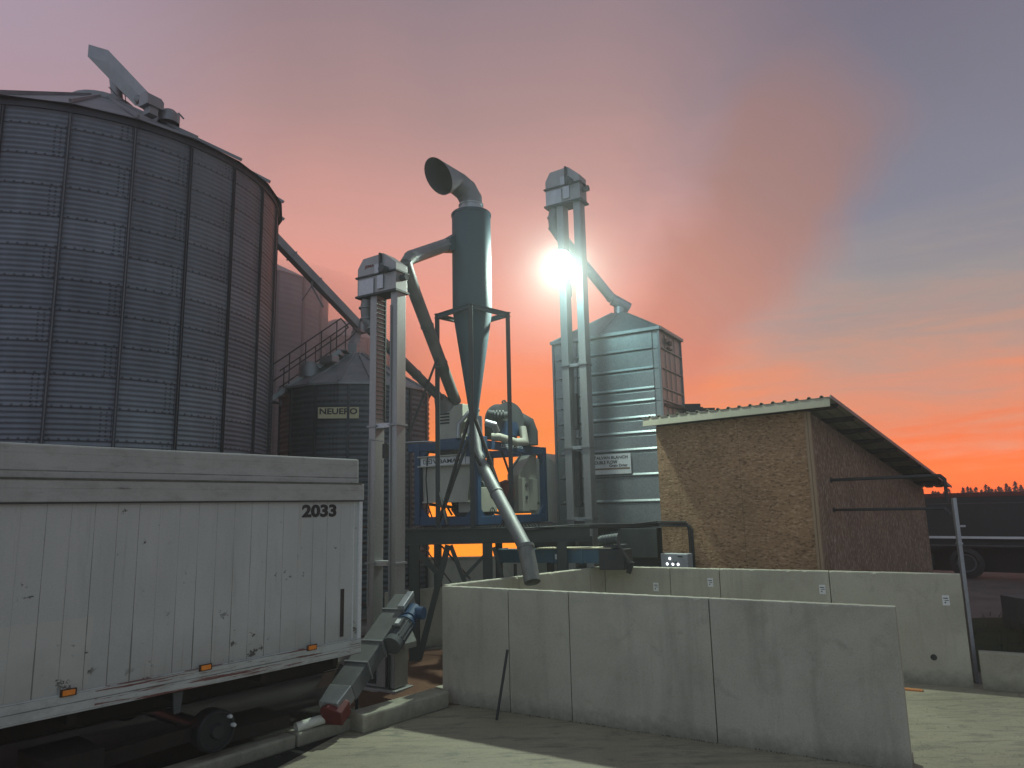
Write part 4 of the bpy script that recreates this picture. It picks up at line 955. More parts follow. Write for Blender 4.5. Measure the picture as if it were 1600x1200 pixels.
# ------------------------------------------------------------------ concrete push-wall panels
def panel(p, q, h0, h1, label, foot=1, th=.12, zb=0.0):
    """L-shaped wall panel from p to q (2D points), standing on its foot"""
    p = V((p[0],p[1],0)); q = V((q[0],q[1],0)); d = (q-p); L_ = d.length; d.normalize(); n = EZ.cross(d)*foot
    o = thing('concrete_wall', (p+q)/2, label, 'concrete wall', 'concrete wall panels of the storage bay')
    g_ = .006
    b = MB(); P = [p+d*g_, q-d*g_]; rr_ = random.Random(int(p.x*1000+p.y*77)); NS = max(8, int(L_/.05)); vs = []; fs = []
    for k in range(NS+1):
        f_ = k/NS; e_ = P[0].lerp(P[1], f_); hh = h0+(h1-h0)*f_
        j0 = rr_.uniform(-.002,.002); c0_ = rr_.uniform(.004,.014) if rr_.random() < .07 else 0.0; c1_ = rr_.uniform(.004,.012) if rr_.random() < .07 else 0.0
        if k in (0, NS): c0_ += rr_.choice((0,.0,.006,.016))
        fo = -d*0; off = n*(rr_.uniform(-.0012,.0012))
        bev = .010
        vs += [e_+EZ*zb+off, e_+off+EZ*(hh-bev-c0_*1.6), e_+n*(bev*.7+c0_*.9)+EZ*(hh+j0-c0_*.25), e_+n*(th-bev*.7-c1_*.9)+EZ*(hh+j0-c1_*.25), e_+n*th+EZ*(hh-bev-c1_*1.6), e_+n*th+EZ*zb]
    for k in range(NS):
        a_ = k*6
        for m_ in range(6): fs.append((a_+m_, a_+6+m_, a_+6+(m_+1) % 6, a_+(m_+1) % 6))
    fs += [tuple(range(6)), tuple(NS*6+m_ for m_ in range(6))[::-1]]
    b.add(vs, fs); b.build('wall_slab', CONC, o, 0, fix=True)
    b = MB(); b.box((P[0]+P[1])/2+n*(th+.10)+EZ*.06, L_-.02, .2, .11, (d, EZ.cross(d), EZ)); b.build('foot', CONC, o, .01)
    return o
HW = 1.547
A = (-1.05,10.52); Bq = (3.79,7.53)
def lerp2(a, b, t): return (a[0]+(b[0]-a[0])*t, a[1]+(b[1]-a[1])*t)
def tpx(a, b, px):
    """where along segment a-b the photograph column px falls (at mid height of the wall)"""
    lo_, hi_ = 0.0, 1.0
    def pxof(p):
        d = V((p[0],p[1],1.0))-CAMP; return 800+F_PX*d.dot(RT)/d.dot(fw)
    for _ in range(40):
        mid_ = (lo_+hi_)/2
        if pxof(lerp2(a, b, mid_)) < px: lo_ = mid_
        else: hi_ = mid_
    return lo_
cuts = [0]+[tpx(A, Bq, x_) for x_ in (795,890,1112)]+[1]
labs = ['nearest row, first narrow concrete panel from the left, behind the leaning rod', 'narrow concrete panel of the near wall just right of the leaning rod', 'wide grey concrete panel in the middle of the near wall', 'largest concrete panel, right end of the near wall']
for i in range(4): panel(lerp2(A,Bq,cuts[i]), lerp2(A,Bq,cuts[i+1]), HW, HW, labs[i])
K = (1.59,13.34); M_ = (6.33,10.64); W0 = (-.98,10.72)
cuts = [0]+[tpx(W0, K, x_) for x_ in (812,924)]+[1]
def hz(t_): return HW-.004
labs = ['concrete side panel joining the left corner of the near wall', 'concrete side panel of the bay just behind the discharge pipe end', 'narrow concrete panel beside the rust-stained bay corner']
for i in range(3): panel(lerp2(W0,K,cuts[i]), lerp2(W0,K,cuts[i+1]), hz(cuts[i]), hz(cuts[i+1]), labs[i])
cuts = [0]+[tpx(K, M_, x_) for x_ in (1049,1127,1300)]+[1]
labs = ['rust-stained concrete panel in the back corner under the conveyor head', 'narrow back concrete panel with paper slip below the control box', 'back concrete panel standing before the strand-board shed front', 'far right back concrete panel with a paper slip and round hole']
bps = [panel(lerp2(K,M_,cuts[i]), lerp2(K,M_,cuts[i+1]), HW, HW, labs[i]) for i in range(4)]
bd = (V((M_[0],M_[1],0))-V((K[0],K[1],0))).normalized(); bn = EZ.cross(bd)
def onwall(px, py):
    d = fw*F_PX + RT*(px-800) + UP*(600-py); n = bn; k0 = V((K[0],K[1],0))
    return CAMP + d*((k0-CAMP).dot(n)/d.dot(n))
for (px, py, i) in ((1025,917,0),(1110,910,1),(1285,921,2),(1478,938,3)):
    c = onwall(px, py); b = MB(); b.box(c-bn*.004, .09, .006, .14, (bd,bn,EZ)); sl = b.build('paper_slip', SIGNW, bps[i])
    b = MB(); b.box(c-bn*.009+EZ*.03, .06, .004, .012, (bd,bn,EZ)); b.box(c-bn*.009-EZ*.03-bd*.01, .018, .004, .018, (bd,bn,EZ)); b.box(c-bn*.009-EZ*.0+bd*.01, .05, .004, .008, (bd,bn,EZ)); b.build('print_mark', INK, sl)
c = onwall(1459,1027); b = MB(); b.lathe([(.0,.004),(.018,.004),(.02,.012),(.038,.012),(.042,.0)], c, 18, True, (bd,EZ,-bn)); b.build('lifting_socket', DARK, bps[3])
fwall = MB(); p, q = at(600,1000,14.3), at(722,1000,14.9); hA, hB_ = at(650,921,14.4).z, at(690,916,14.8).z
fwall.add([V((p.x,p.y,0)),V((q.x,q.y,0)),V((q.x+.05,q.y+.12,0)),V((p.x+.05,p.y+.12,0)),V((p.x,p.y,hA-.03)),V((q.x,q.y,hB_)),V((q.x+.05,q.y+.12,hB_)),V((p.x+.05,p.y+.12,hA-.03))],[(0,1,5,4),(1,2,6,5),(2,3,7,6),(3,0,4,7),(4,5,6,7),(3,2,1,0)])
o = fwall.build('low_wall', CONC, None, .01, fix=True); tag(o, 'lamp-lit low concrete wall behind the braced steel legs', 'wall')
# rust drips below the conveyor head
bps[0].children[0].data.materials[0] = CONC_RUST

# leaning rod
b = MB(); b.tube([ground(776,1126)+EZ*.01, at(793,1015,9.72)], .017, 10); rod = b.build('leaning_rod', DARK); tag(rod, 'thin dark steel rod leaning against the near concrete wall', 'rod')

# low wall on the right
lw = MB(); p = V((6.42,10.60,0)); q = p+E1*5
lw.bar(p+EZ*.255, q+EZ*.255, .14, .51); o = lw.build('low_wall', CONC_OLD, None, .015); tag(o, 'low old concrete wall running off the right edge of the yard', 'wall')
lw = MB(); c = at(1584,945,15.0); lw.box((c.x+.8,c.y,.30), 1.6, .8, .70); o = lw.build('concrete_block', concrete('shaded_concrete', (.10,.10,.095), (.15,.15,.14)), None, .02); tag(o, 'grey concrete block on the grass bank at the right edge', 'concrete block')  # block colour darkened to put it in shade
# orange bit of debris
b = MB(); c = ground(1424,1079); b.box(c+EZ*.012, .28, .1, .024, (E1,E2,EZ)); o = b.build('orange_board', worn('orange_board', (.45,.17,.05),(.5,.2,.07), .7), None, .004); tag(o, 'short orange board lying at the foot of the far right panel', 'board')

# grass bank
def bank_h(x_, y_):
    s_ = max(0, min(1, (x_-(7.45+(y_-11.3)*.66))/1.0)); return .85*s_*s_*(3-2*s_)
b = MB(); nx_, ny_ = 30, 30; vs = []; fs = []
for i in range(nx_+1):
    for j in range(ny_+1):
        xx, yy = 7.0+i*.25, 11.1+j*.2+i*(-.04); vs.append((xx, yy, .006+bank_h(xx,yy)+random.uniform(0,.02)))
for i in range(nx_):
    for j in range(ny_): a_ = i*(ny_+1)+j; fs.append((a_, a_+ny_+1, a_+ny_+2, a_+1))
b.add(vs, fs, True); tag(b.build('grass_bank', GRASS), 'dark grass bank behind the low wall', None, kind='structure')
b = MB()
for _ in range(9000):
    xx, yy = random.uniform(7.0,14), random.uniform(10.9,17)
    h_ = bank_h(xx, yy)
    if h_ < .03 and random.random() > (.25 if yy < 11.9 else .05): continue
    l_ = random.uniform(.06,.2)*(1.5 if random.random() < .06 else 1); a_ = random.uniform(0,2*PI); d_ = V((math.cos(a_),math.sin(a_),0)); ln_ = V((random.uniform(-.5,.5),random.uniform(-.5,.5),1)).normalized()
    p = V((xx,yy,h_)); b.add([p-d_*.008, p+d_*.008, p+ln_*l_], [(0,1,2)])
for _ in range(60):
    xx, yy = random.uniform(7.2,9.6), random.uniform(11.0,13.0); h_ = bank_h(xx,yy)
    if h_ < .02 and random.random() < .6: continue
    st_ = V((random.uniform(-.12,.12), random.uniform(-.12,.12), random.uniform(.25,.55))); p = V((xx,yy,h_)); b.tube([p, p+st_*.6, p+st_], [.005,.004,.002], 4)
    for k in range(7):
        q = p+st_*random.uniform(.3,1); a_ = random.uniform(0,2*PI); d_ = V((math.cos(a_),math.sin(a_),random.uniform(-.2,.6)))*random.uniform(.04,.09); s2 = d_.cross(EZ).normalized()*.012
        b.add([q, q+d_*.5+s2, q+d_, q+d_*.5-s2], [(0,1,2,3)])
tag(b.build('grass', GRASS), 'short dark grass on the bank', 'grass', kind='stuff')

# ------------------------------------------------------------------ strand-board shed
SLp = V((at(1030,760,14.2).x,14.2,0)); SW, SD, hF, hB = 2.98, 6.7, at(1030,667,14.2).z, at(1440,764,17.1).z
S = lambda a, b_, z: SLp + D1*a + D2*b_ + EZ*z
sh = thing('board_shed', S(SW/2,SD/2,0), 'lean-to shed of brown strand board under a ribbed metal roof', 'shed')
b = MB(); b.sheet([S(0,0,0),S(SW,0,0),S(SW,0,hF),S(0,0,hF)]); b.sheet([S(0,.02,0),S(0,.02,hF),S(SW,.02,hF),S(SW,.02,0)])
b.build('front_wall', OSB_F, sh, uvf=lambda c, n: ((c-SLp).dot(D1), c.z))
b = MB(); b.sheet([S(SW-.01,0.02,0),S(SW-.01,SD,0),S(SW-.01,SD,hB),S(SW-.01,.02,hF)])
b.build('side_wall', OSB_R, sh, uvf=lambda c, n: ((c-SLp).dot(D2), c.z))
b = MB(); b.sheet([S(0.01,.03,0),S(.01,.03,hF),S(.01,SD,hB),S(.01,SD,0)]); b.sheet([S(.01,SD,0),S(.01,SD,hB),S(SW-.01,SD,hB),S(SW-.01,SD,0)])
b.build('rear_wall', OSB_R, sh, uvf=lambda c, n: ((c-SLp).dot(D2), c.z))
b = MB(); b.bar(S(SW+.02,-.02,0), S(SW+.02,-.02,hF-.02), .05, .05, D1); b.bar(S(SW-.04,-.015,0), S(SW-.04,-.015,hF-.02), .05, .03, D2); b.build('corner_batten', TIMBER, sh, .004)
# roof sheet: trapezoid ribs along the slope
sl = (hB-hF)/SD; rd = (D2+EZ*sl).normalized(); rn = D1.cross(rd).normalized(); 
ov = dict(f=.30, b=.35, l=.12, r=.50)
R0 = S(-ov['l'],-ov['f'],hF+.10-sl*ov['f']*1.0); RW = SW+ov['l']+ov['r']; RL = (SD+ov['f']+ov['b'])/D2.dot(rd) if D2.dot(rd) else SD
b = MB(); pitch = .205; prof2 = []; xx = 0
while xx < RW-.01:
    prof2 += [(xx,.0),(xx+.135,.0),(xx+.152,.035),(xx+.183,.035),(xx+.2,.0)]; xx += pitch
prof2 = [q for q in prof2 if q[0] <= RW]+[(RW,0)]
nn = len(prof2)
vs = [R0+D1*a+rn*h for a, h in prof2]+[R0+D1*a+rn*h+rd*RL for a, h in prof2]
vs += [R0+D1*a+rn*(h-.006) for a, h in prof2]+[R0+D1*a+rn*(h-.006)+rd*RL for a, h in prof2]
fs = []
for i in range(nn-1): fs += [(i,i+1,i+1+nn,i+nn),(2*nn+i,3*nn+i,3*nn+i+1,2*nn+i+1),(i,2*nn+i,2*nn+i+1,i+1)]
fs += [(0,nn,3*nn,2*nn),(nn-1,3*nn-1,4*nn-1,2*nn-1)]
b.add(vs, fs); rf = b.build('roof', worn('shed_roof_sheet', (.27,.27,.20), (.36,.35,.27), .5, .2, 3), sh)
b = MB(); b.bar(R0+D1*.02-rn*.085+rd*.02, R0+D1*(RW-.02)-rn*.085+rd*.02, .02, .155, rn); b.build('fascia', worn('fascia_paint', (.32,.31,.22),(.40,.38,.28), .6), sh, .004)
for k in range(9):
    p = R0+rd*(.4+k*.79)-rn*.045; b = MB(); b.bar(p+D1*.1, p+D1*(RW-.03), .06, .075, rn); b.build('purlin', DARK, sh)
b = MB(); b.bar(R0+D1*(RW-.005)-rn*.0, R0+D1*(RW-.005)+rd*RL, .012, .06, rn); b.build('verge_trim', GALV_DULL, rf)
# exhaust pipes from the shed side
for zz_, lb, r_, drop in ((at(1297,750,12.7).z,'upper dark exhaust pipe with a downturned end sticking out of the shed side',.027,.42),(at(1297,797,12.7).z,'lower dark pipe sticking straight out of the shed side',.023,.10)):
    p = S(SW-.02,.80,zz_); e_ = p+D1*1.74
    b = MB(); b.tube([p, e_-D1*.04, e_+D1*.02-EZ*.06, e_+D1*.02-EZ*drop], r_, 12); b.tube([p, p+D1*.02], r_*2, 12); o = b.build('exhaust_pipe', DARK); tag(o, lb, 'pipe', 'pipes from the shed side')
# control box and cable run
p = S(.22,-.12,0); c = at(1058,881,13.82)
cbx = thing('control_box', c, 'pale grey control box with four lit indicator dots, fixed on the shed front', 'control box')
b = MB(); b.box(c, .56, .2, .38, (D1,D2,EZ)); b.build('case', worn('grey_box_paint', (.30,.31,.32),(.36,.37,.38), .5), cbx, .012)
b = MB()
for (dx, dz) in ((-.09,.10),(-.15,.0),(-.03,.0),(.08,.0)): b.lathe([(0,.012),(.018,.01),(.024,0)], c-D2*.1+D1*dx+EZ*dz, 12, True, (D1,EZ,-D2))
b.build('indicator_lamps', LED, cbx)
b = MB(); b.box(c-D2*.102+D1*.13+EZ*.14, .1, .006, .02, (D1,D2,EZ)); b.lathe([(0,.01),(.02,0)], c-D2*.1-D1*.02+EZ*.03, 12, True, (D1,EZ,-D2)); b.lathe([(0,.01),(.02,0)], c-D2*.1+D1*.04+EZ*.035, 12, True, (D1,EZ,-D2)); b.build('switches', BLACK, cbx)
b = MB(); p0 = at(905,823,13.2)
for k, (dz, rr) in enumerate(((0,.022),(.05,.016),(-.03,.014))):
    pp = [at(820,828-k,13.1), at(905,824-k*2,13.3), at(990,823-k*2,13.7), S(.0,-.10,at(1030,821-k*3,14.1).z), S(.63-.03*k,-.05-.01*k,at(1082,821-k*3,13.8).z), S(.68-.03*k,-.05-.01*k,at(1084,828,13.8).z), S(.68-.03*k,-.05-.01*k,1.4)]
    b.tube(pp, rr, 8)
o = b.build('cable_run', BLACK); tag(o, 'bundle of black cables from the platform across to the shed front', 'cables')

# ------------------------------------------------------------------ white trailer body
tp_, tq_ = ground(560,1020,.92), ground(0,1138,.92); TA = V((tp_.x,tp_.y,0)); TD = (tp_-tq_).normalized(); TN = V((TD.y,-TD.x,0))     # TN faces the yard
zb = .92; TAx = V((TA.x,TA.y,0)); TLn, TWd = 8.2, 2.45
tr = thing('trailer_body', TAx-TD*TLn/2-TN*TWd/2, 'old white boarded trailer body numbered 2033 with flaking paint', 'trailer')
T = lambda s_, n_, z: TAx - TD*s_ + TN*n_ + EZ*z       # s_ metres back from the right-hand end
z_sill, z_rail, z_lip, z_top = 1.085, at(560,782,TA.y).z, at(560,757,TA.y).z, at(555,718,TA.y).z
b = MB(); b.add([T(0,0,z_sill),T(TLn,0,z_sill),T(TLn,0,z_rail),T(0,0,z_rail),T(0,-TWd,z_sill),T(TLn,-TWd,z_sill),T(TLn,-TWd,z_rail),T(0,-TWd,z_rail)],
    [(1,0,3,2),(0,4,7,3),(4,5,6,7),(5,1,2,6),(3,7,6,2),(0,1,5,4)])
b.build('box', TR_BOARD, tr, uvf=lambda c, n: ((TAx-c).dot(TD) if abs(n.dot(TN)) > .5 else (c-TAx).dot(TN), c.z))
uvh = lambda c, n: ((TAx-c).dot(TD), c.z)
b = MB(); b.add([T(-.02,.03,zb),T(TLn,.03,zb),T(TLn,.03,z_sill+.01),T(-.02,.03,z_sill+.01),T(-.02,-TWd-.03,zb),T(TLn,-TWd-.03,zb),T(TLn,-TWd-.03,z_sill+.01),T(-.02,-TWd-.03,z_sill+.01)],
    [(1,0,3,2),(0,4,7,3),(4,5,6,7),(5,1,2,6),(3,7,6,2),(0,1,5,4)])
b.build('sill', TR_RAIL, tr, .008, uvf=uvh)
b = MB(); b.add([T(-.03,.035,z_rail),T(TLn,.035,z_rail),T(TLn,.035,z_lip),T(-.03,.035,z_lip),T(-.03,-TWd-.035,z_rail),T(TLn,-TWd-.035,z_rail),T(TLn,-TWd-.035,z_lip),T(-.03,-TWd-.035,z_lip)],
    [(1,0,3,2),(0,4,7,3),(4,5,6,7),(5,1,2,6),(3,7,6,2),(0,1,5,4)])
b.build('top_rail', TR_TOP, tr, .01, uvf=uvh)
b = MB(); b.add([T(.03,.005,z_lip),T(TLn,.005,z_lip),T(TLn,.0,z_top),T(.03,.0,z_top),T(.03,-TWd,z_lip),T(TLn,-TWd,z_lip),T(TLn,-TWd,z_top),T(.03,-TWd,z_top)],
    [(1,0,3,2),(0,4,7,3),(4,5,6,7),(5,1,2,6),(3,7,6,2),(0,1,5,4)])
b.build('roof', TR_TOP, tr, .02, uvf=uvh)
b = MB(); b.bar(T(.01,.012,z_sill), T(.01,.012,z_rail), .05, .03, TN); b.bar(T(.105,.004,z_sill), T(.105,.004,z_rail-.02), .012, .014, TN); b.build('corner_post', WHITEP, tr, .004)
MOSS = worn('green_grime', (.07,.08,.05), (.16,.165,.13), .9, 0, 5)
b = MB(); b.bar(T(.0,.028,z_lip+.008), T(TLn,.028,z_lip+.008), .03, .016); b.build('grime_line', MOSS, tr)
b = MB(); b.bar(T(-.02,.02,z_rail-.006), T(TLn,.02,z_rail-.006), .03, .012); b.build('shadow_gap_strip', DARK, tr)
# recessed latch and a mend patch
b = MB(); b.box(T(.26,.002,1.42), .05, .012, .55, (TD,TN,EZ)); b.build('split_board', worn('split_wood', (.02,.018,.015),(.07,.05,.04), .9, 0, 9), tr)
text('lettering', '2033', T(.86,0,at(506,808,TA.y-.5).z), TD, EZ, .15, INK, tr, .49, .045)
for (px, py) in ((104,1081),(318,1042),(484,1011)):
    d = fw*F_PX + RT*(px-800) + UP*(600-py); c = CAMP+d*((TAx-CAMP).dot(TN)/d.dot(TN))
    c = c+TN*(.035 if c.z < 1.13 else 0)
    b = MB(); b.box(c+TN*.012, .10, .03, .045, (TD,TN,EZ)); mk = b.build('marker_lamp', AMBER, tr, .006)
    b = MB(); b.box(c+TN*.004, .13, .016, .06, (TD,TN,EZ)); b.build('lamp_base', RUST, mk)
SHADED_RUST = worn('shaded_rusty_iron', (.014,.010,.008), (.03,.018,.012), .85, .1, 6)  # rust darkened so the underframe carries the shade below the trailer
# chassis
b = MB()
for n_ in (-.55,-1.9): b.ibeam(T(-.1,n_,.78), T(TLn,n_,.78), .1, .26, .012)
for s_ in range(9): b.bar(T(.3+s_*.95,-.05,.86), T(.3+s_*.95,-TWd+.05,.86), .07, .09)
b.build('chassis', SHADED_RUST, tr)
b = MB(); b.box(T(3.1,-.35,.30), .5, .6, .5, (TD,TN,EZ)); b.box(T(4.6,-.35,.26), 1.0, .4, .5, (TD,TN,EZ)); b.bar(T(1.8,-.3,.42), T(3.4,-.25,.38), .12, .14); b.box(T(1.25,-.5,.30), .9, .6, .12, (TD,TN,EZ)); b.build('underframe_block', SHADED_RUST, tr)
d = fw*F_PX + RT*(340-800) + UP*(600-1143); wc = CAMP+d*((TAx-TN*.10-CAMP).dot(TN)/d.dot(TN))
b = MB(); b.tube([wc-TN*.3, wc-TN*2.2], .07, 12); b.build('axle', DARK, tr)
for dn in (0, -2.0):
    b = MB(); c = wc+TN*dn
    b.lathe([(.0,-.22),(.195,-.22),(.208,-.19),(.208,-.02),(.192,.0),(.175,.0),(.167,-.02),(.0,-.02)], c, 32, True, (TD,EZ,TN)); wh = b.build('wheel', BLACK, tr, sharp=30)
    b = MB(); b.lathe([(.0,.02),(.065,.02),(.08,-.02)], c, 20, True, (TD,EZ,TN))
    b.build('hub', DARK, wh)
    for an in (.15, .75):
        b = MB(); b.lathe([(0,.035),(.018,.03),(.022,0),(.022,-.02)], c+TD*math.cos(an)*.176+EZ*math.sin(an)*.176, 10, True, (TD,EZ,TN)); b.build('wheel_bolt', WHITEP, wh)
b = MB(); q = T(2.2,-.05,.80); b.prism([(-.05,.1),(.05,.1),(.03,-.1),(-.03,-.1)], q, TD, EZ, TN, -.01, .01); b.build('mud_flap_bracket', GREYM, tr)

# ------------------------------------------------------------------ inclined infeed conveyor
i0, i1 = ground(536,1082,.46), at(634,938,10.7)
iv = (i1-i0).normalized(); 
ic = thing('infeed_conveyor', (i0.x,i0.y,0), 'short steep grey infeed conveyor with a motor, feeding the elevator foot', 'conveyor')
isd = iv.cross(EZ).normalized(); iu = isd.cross(iv)
b = MB(); b.bar(i0, i1, .30, .22, iu); bd_ = b.build('casing', worn('shaded_dusty_casing', (.085,.088,.086),(.135,.136,.132), .65, .2, 3), ic, .01)  # casing colour darkened for the shadow the conveyor stands in
b = MB()
for f_ in (.22, .44, .80): b.bar(i0.lerp(i1,f_)-iv*.012, i0.lerp(i1,f_)+iv*.012, .34, .26, iu)
b.build('flange', GALV_DULL, bd_)
b = MB(); b.prism([(-.13,0),(.13,0),(.15,.30),(-.15,.30)], i0-iv*.30, isd, iv, iu, -.08, .12); b.build('inlet_shoe', GALV, ic, .01)
b = MB(); b.prism([(-.12,-.13),(.14,-.13),(.17,.05),(.0,.13),(-.12,.08)], i0-iv*.30+isd*.02+EZ*-.02, isd, iu, iv, -.05, .16); b.build('red_end', RED, ic, .015)
mc = i0.lerp(i1,.66)+isd*.24+iu*.0; 
b = MB(); b.tube([mc-iv*.27, mc+iv*.10], .115, 22); b.tube([mc-iv*.34, mc-iv*.25], .128, 22)
for k in range(14):
    an = 2*PI*k/14; o_ = isd*math.cos(an)+iu*math.sin(an); b.bar(mc+o_*.12-iv*.22, mc+o_*.12+iv*.08, .012, .02, o_)
b.box(mc+iu*.12-iv*.05, .12, .16, .08, (isd,iv,iu)); mo = b.build('motor', GREYM, ic)
b = MB(); b.tube([mc+iv*.10, mc+iv*.22], [.11,.085], 18); b.tube([mc+iv*.22, mc+iv*.42], .10, 18); b.tube([mc+iv*.34-isd*.05, mc+iv*.34+isd*.17], .085, 16); b.tube([mc+iv*.1, mc+iv*.13], .13, 18); b.build('gearbox', BLUE, mo)
b = MB(); b.box(mc+iu*.165-iv*.05, .06, .09, .006, (isd,iv,iu)); b.build('name_plate', SIGNW, mo)
b = MB(); b.bar(i1-iv*.36+isd*.13+iu*.14, i1-iv*.02+isd*.13+iu*.14, .10, .07, iu); b.build('belt_guard', GALV, ic, .01)
b = MB(); b.bar(i0.lerp(i1,.30)-isd*.1, V((i0.lerp(i1,.30)-isd*.1).to_2d().to_3d()), .04,.04); b.build('support_leg', DARK, ic)
# small cardboard-like flap by the trailer corner
b = MB(); c = at(512,1058,9.95); b.add([c+V((-.16,0,-.14)), c+V((.02,.02,-.12)), c+V((.14,.06,.16)), c+V((.02,.04,.16))]+[c+V((-.16,.012,-.14)), c+V((.02,.032,-.12)), c+V((.14,.072,.16)), c+V((.02,.052,.16))], [(0,1,2,3),(7,6,5,4),(0,4,5,1),(1,5,6,2),(2,6,7,3),(3,7,4,0)])
o = b.build('wooden_flap', worn('raw_board', (.22,.15,.11),(.28,.2,.15), .9), None); tag(o, 'small brown board leaning between the trailer and the infeed conveyor', 'board')

# ------------------------------------------------------------------ kerbs and pipe
def kerb(p, q, w_, h_, label, skew=0):
    p, q = V((p.x,p.y,0)), V((q.x,q.y,0)); b = MB(); b.bar(p+EZ*h_/2, q+EZ*h_/2, w_, h_); o = b.build('kerb_beam', CONC_OLD, None, .025); return tag(o, label, 'kerb beam', 'concrete kerb beams')
kerb(ground(556,1117,.2), ground(690,1079,.2), .30, .22, 'yellowish weathered concrete beam between the red shoe and the near wall')
ka, kb = ground(330,1190,.1), ground(552,1122,.1)
kerb(ka+ (kb-ka)*.52, kb, .24, .15, 'low concrete kerb beam beside the trailer wheel')
kerb(ka-(kb-ka)*.9, ka+(kb-ka)*.51, .24, .15, 'low concrete kerb beam running under the trailer out of the bottom edge')
b = MB(); b.tube([ground(462,1137,.19), ground(512,1121,.22)], .055, 16, False); b.tube([ground(462,1137,.19), ground(512,1121,.22)], .048, 16, False); o = b.build('pipe_offcut', PVC, None, fix=False); tag(o, 'short white plastic pipe offcut lying before the red shoe', 'pipe')
b = MB()
for _ in range(2600):
    if random.random() < .55: q = ground(random.uniform(420,1420), random.uniform(1105,1215))
    else: q = ground(random.uniform(1400,1640), random.uniform(1075,1215))
    if random.random() < .35:
        f_ = random.random(); q2 = lerp2(A, Bq, f_); q = V((q2[0],q2[1],0))-V((.52,.85,0))*abs(random.gauss(0,.06))
    r_ = random.uniform(.003,.009)*(2 if random.random() < .06 else 1); o3 = [V((random.uniform(-1,1),random.uniform(-1,1),random.uniform(.2,1)))*r_ for _k in range(4)]
    b.add([q+EZ*.004+v_ for v_ in o3], [(0,1,2),(0,2,3),(0,3,1),(1,3,2)])
tag(b.build('loose_grit', soil_mat('grit_grains', (.16,.14,.10), (.30,.26,.18), (.08,.07,.05))), 'scattered grit and spilled grain on the yard slab', 'grit', kind='stuff')
# weeds along the kerb and the wall foot
b = MB()
for _ in range(900):
    if random.random() < .4:
        q = ground(548+random.gauss(0,14), 1142-random.random()*14)
    else:
        f_ = random.random(); q2 = lerp2(A, Bq, f_); q = V((q2[0],q2[1],0))-V((.52,.85,0))*abs(random.gauss(0,.012))
        if random.random() < .4: continue
    l_ = random.uniform(.01,.035) if q.x > -1.2 else random.uniform(.02,.09)
    a_ = random.uniform(0,2*PI); d_ = V((math.cos(a_),math.sin(a_),0)); n_ = V((random.uniform(-.6,.6),random.uniform(-.6,.6),1)).normalized()
    b.add([q-d_*.006, q+d_*.006, q+n_*l_], [(0,1,2)])
tag(b.build('weeds', GRASS), 'small weeds along the foot of wall and kerb', 'weeds', kind='stuff')
# ladder behind the trailer corner
ld0, ld1 = at(567,1000,12.6), at(574,800,12.7); ldr = MB(); sd_ = V((.30,.18,0))
ladder = thing('ladder', (ld0.x,ld0.y,0), 'rusty ladder leaning in the gap between trailer and elevator', 'ladder')
for o_ in (V((0,0,0))-sd_*.5, sd_*.5):
    b = MB(); b.bar(V((ld0.x,ld0.y,0))+o_, ld1+o_+EZ*.2, .04, .05); b.build('rail', RUST, ladder)
b = MB()
for k in range(9):
    p = V((ld0.x,ld0.y,.3)).lerp(ld1, k/9); b.tube([p-sd_*.5, p+sd_*.5], .016, 8)
b.build('rungs', RUST, ladder)

# ------------------------------------------------------------------ background
b = MB(); p, q = V((-9,22.5,0)), V((6,21.0,0)); b.bar(p+EZ*.6, q+EZ*.6, .2, 1.2); b.bar(p+EZ*1.22, q+EZ*1.22, .26, .05); o = b.build('far_wall', CONC, None, .01); tag(o, 'low far concrete wall seen between the platform legs', 'wall')
b = MB(); pz = at(1490,778,11.0); b.bar(V((pz.x,11.0,0)), V((pz.x,11.0,pz.z)), .055, .055, (0,1,0)); b.bar(V((pz.x+.0,11.0,2.2)), V((pz.x+.12,11.0,2.2)), .03,.03); b.box((pz.x,11.0,1.95), .075,.075,.03); o = b.build('fence_post', GALV, None, .004); tag(o, 'plain grey steel post at the end of the far right panel', 'post')
# parked lorry trailer
pk = thing('parked_trailer', V((15.6,24.4,0)), 'long dark parked trailer with a red roof edge and a bright side strip', 'trailer')
k0, k1 = V((11.6,27.6,0)), V((22.5,17.6,0)); kd = (k1-k0).normalized(); kn = V((kd.y,-kd.x,0))
W_ = lambda z, n_=0: (k0-kn*(1.25+n_)+EZ*z, k1-kn*(1.25+n_)+EZ*z)
CURT = worn('dark_side_curtain', (.012,.016,.016), (.02,.025,.024), .55, 0, 2)
b = MB(); b.bar(*W_(2.0), 2.5, 1.36); b.build('body', CURT, pk, .02)
b = MB(); b.bar(*W_(2.73), 2.54, .14); b.build('roof_edge', worn('dark_red_paint', (.10,.018,.015),(.14,.03,.022), .5), pk, .01)
b = MB(); b.bar(k0+kn*.012+EZ*1.34, k1+kn*.012+EZ*1.34, .02, .075); b.build('side_strip', SIGNW, pk)
b = MB(); b.bar(k0+kn*.012+EZ*2.45, k1+kn*.012+EZ*2.45, .02, .03); b.bar(k0+kn*.012+EZ*1.08, k0.lerp(k1,.42)+kn*.012+EZ*1.08, .02, .04); b.build('curtain_rail', GREYM, pk)
b = MB(); b.bar(*W_(1.15), 2.3, .28); b.bar(k0-kn*1.2+EZ*.6, k1-kn*1.2+EZ*.6, .1, .9); b.build('chassis', BLACK, pk)
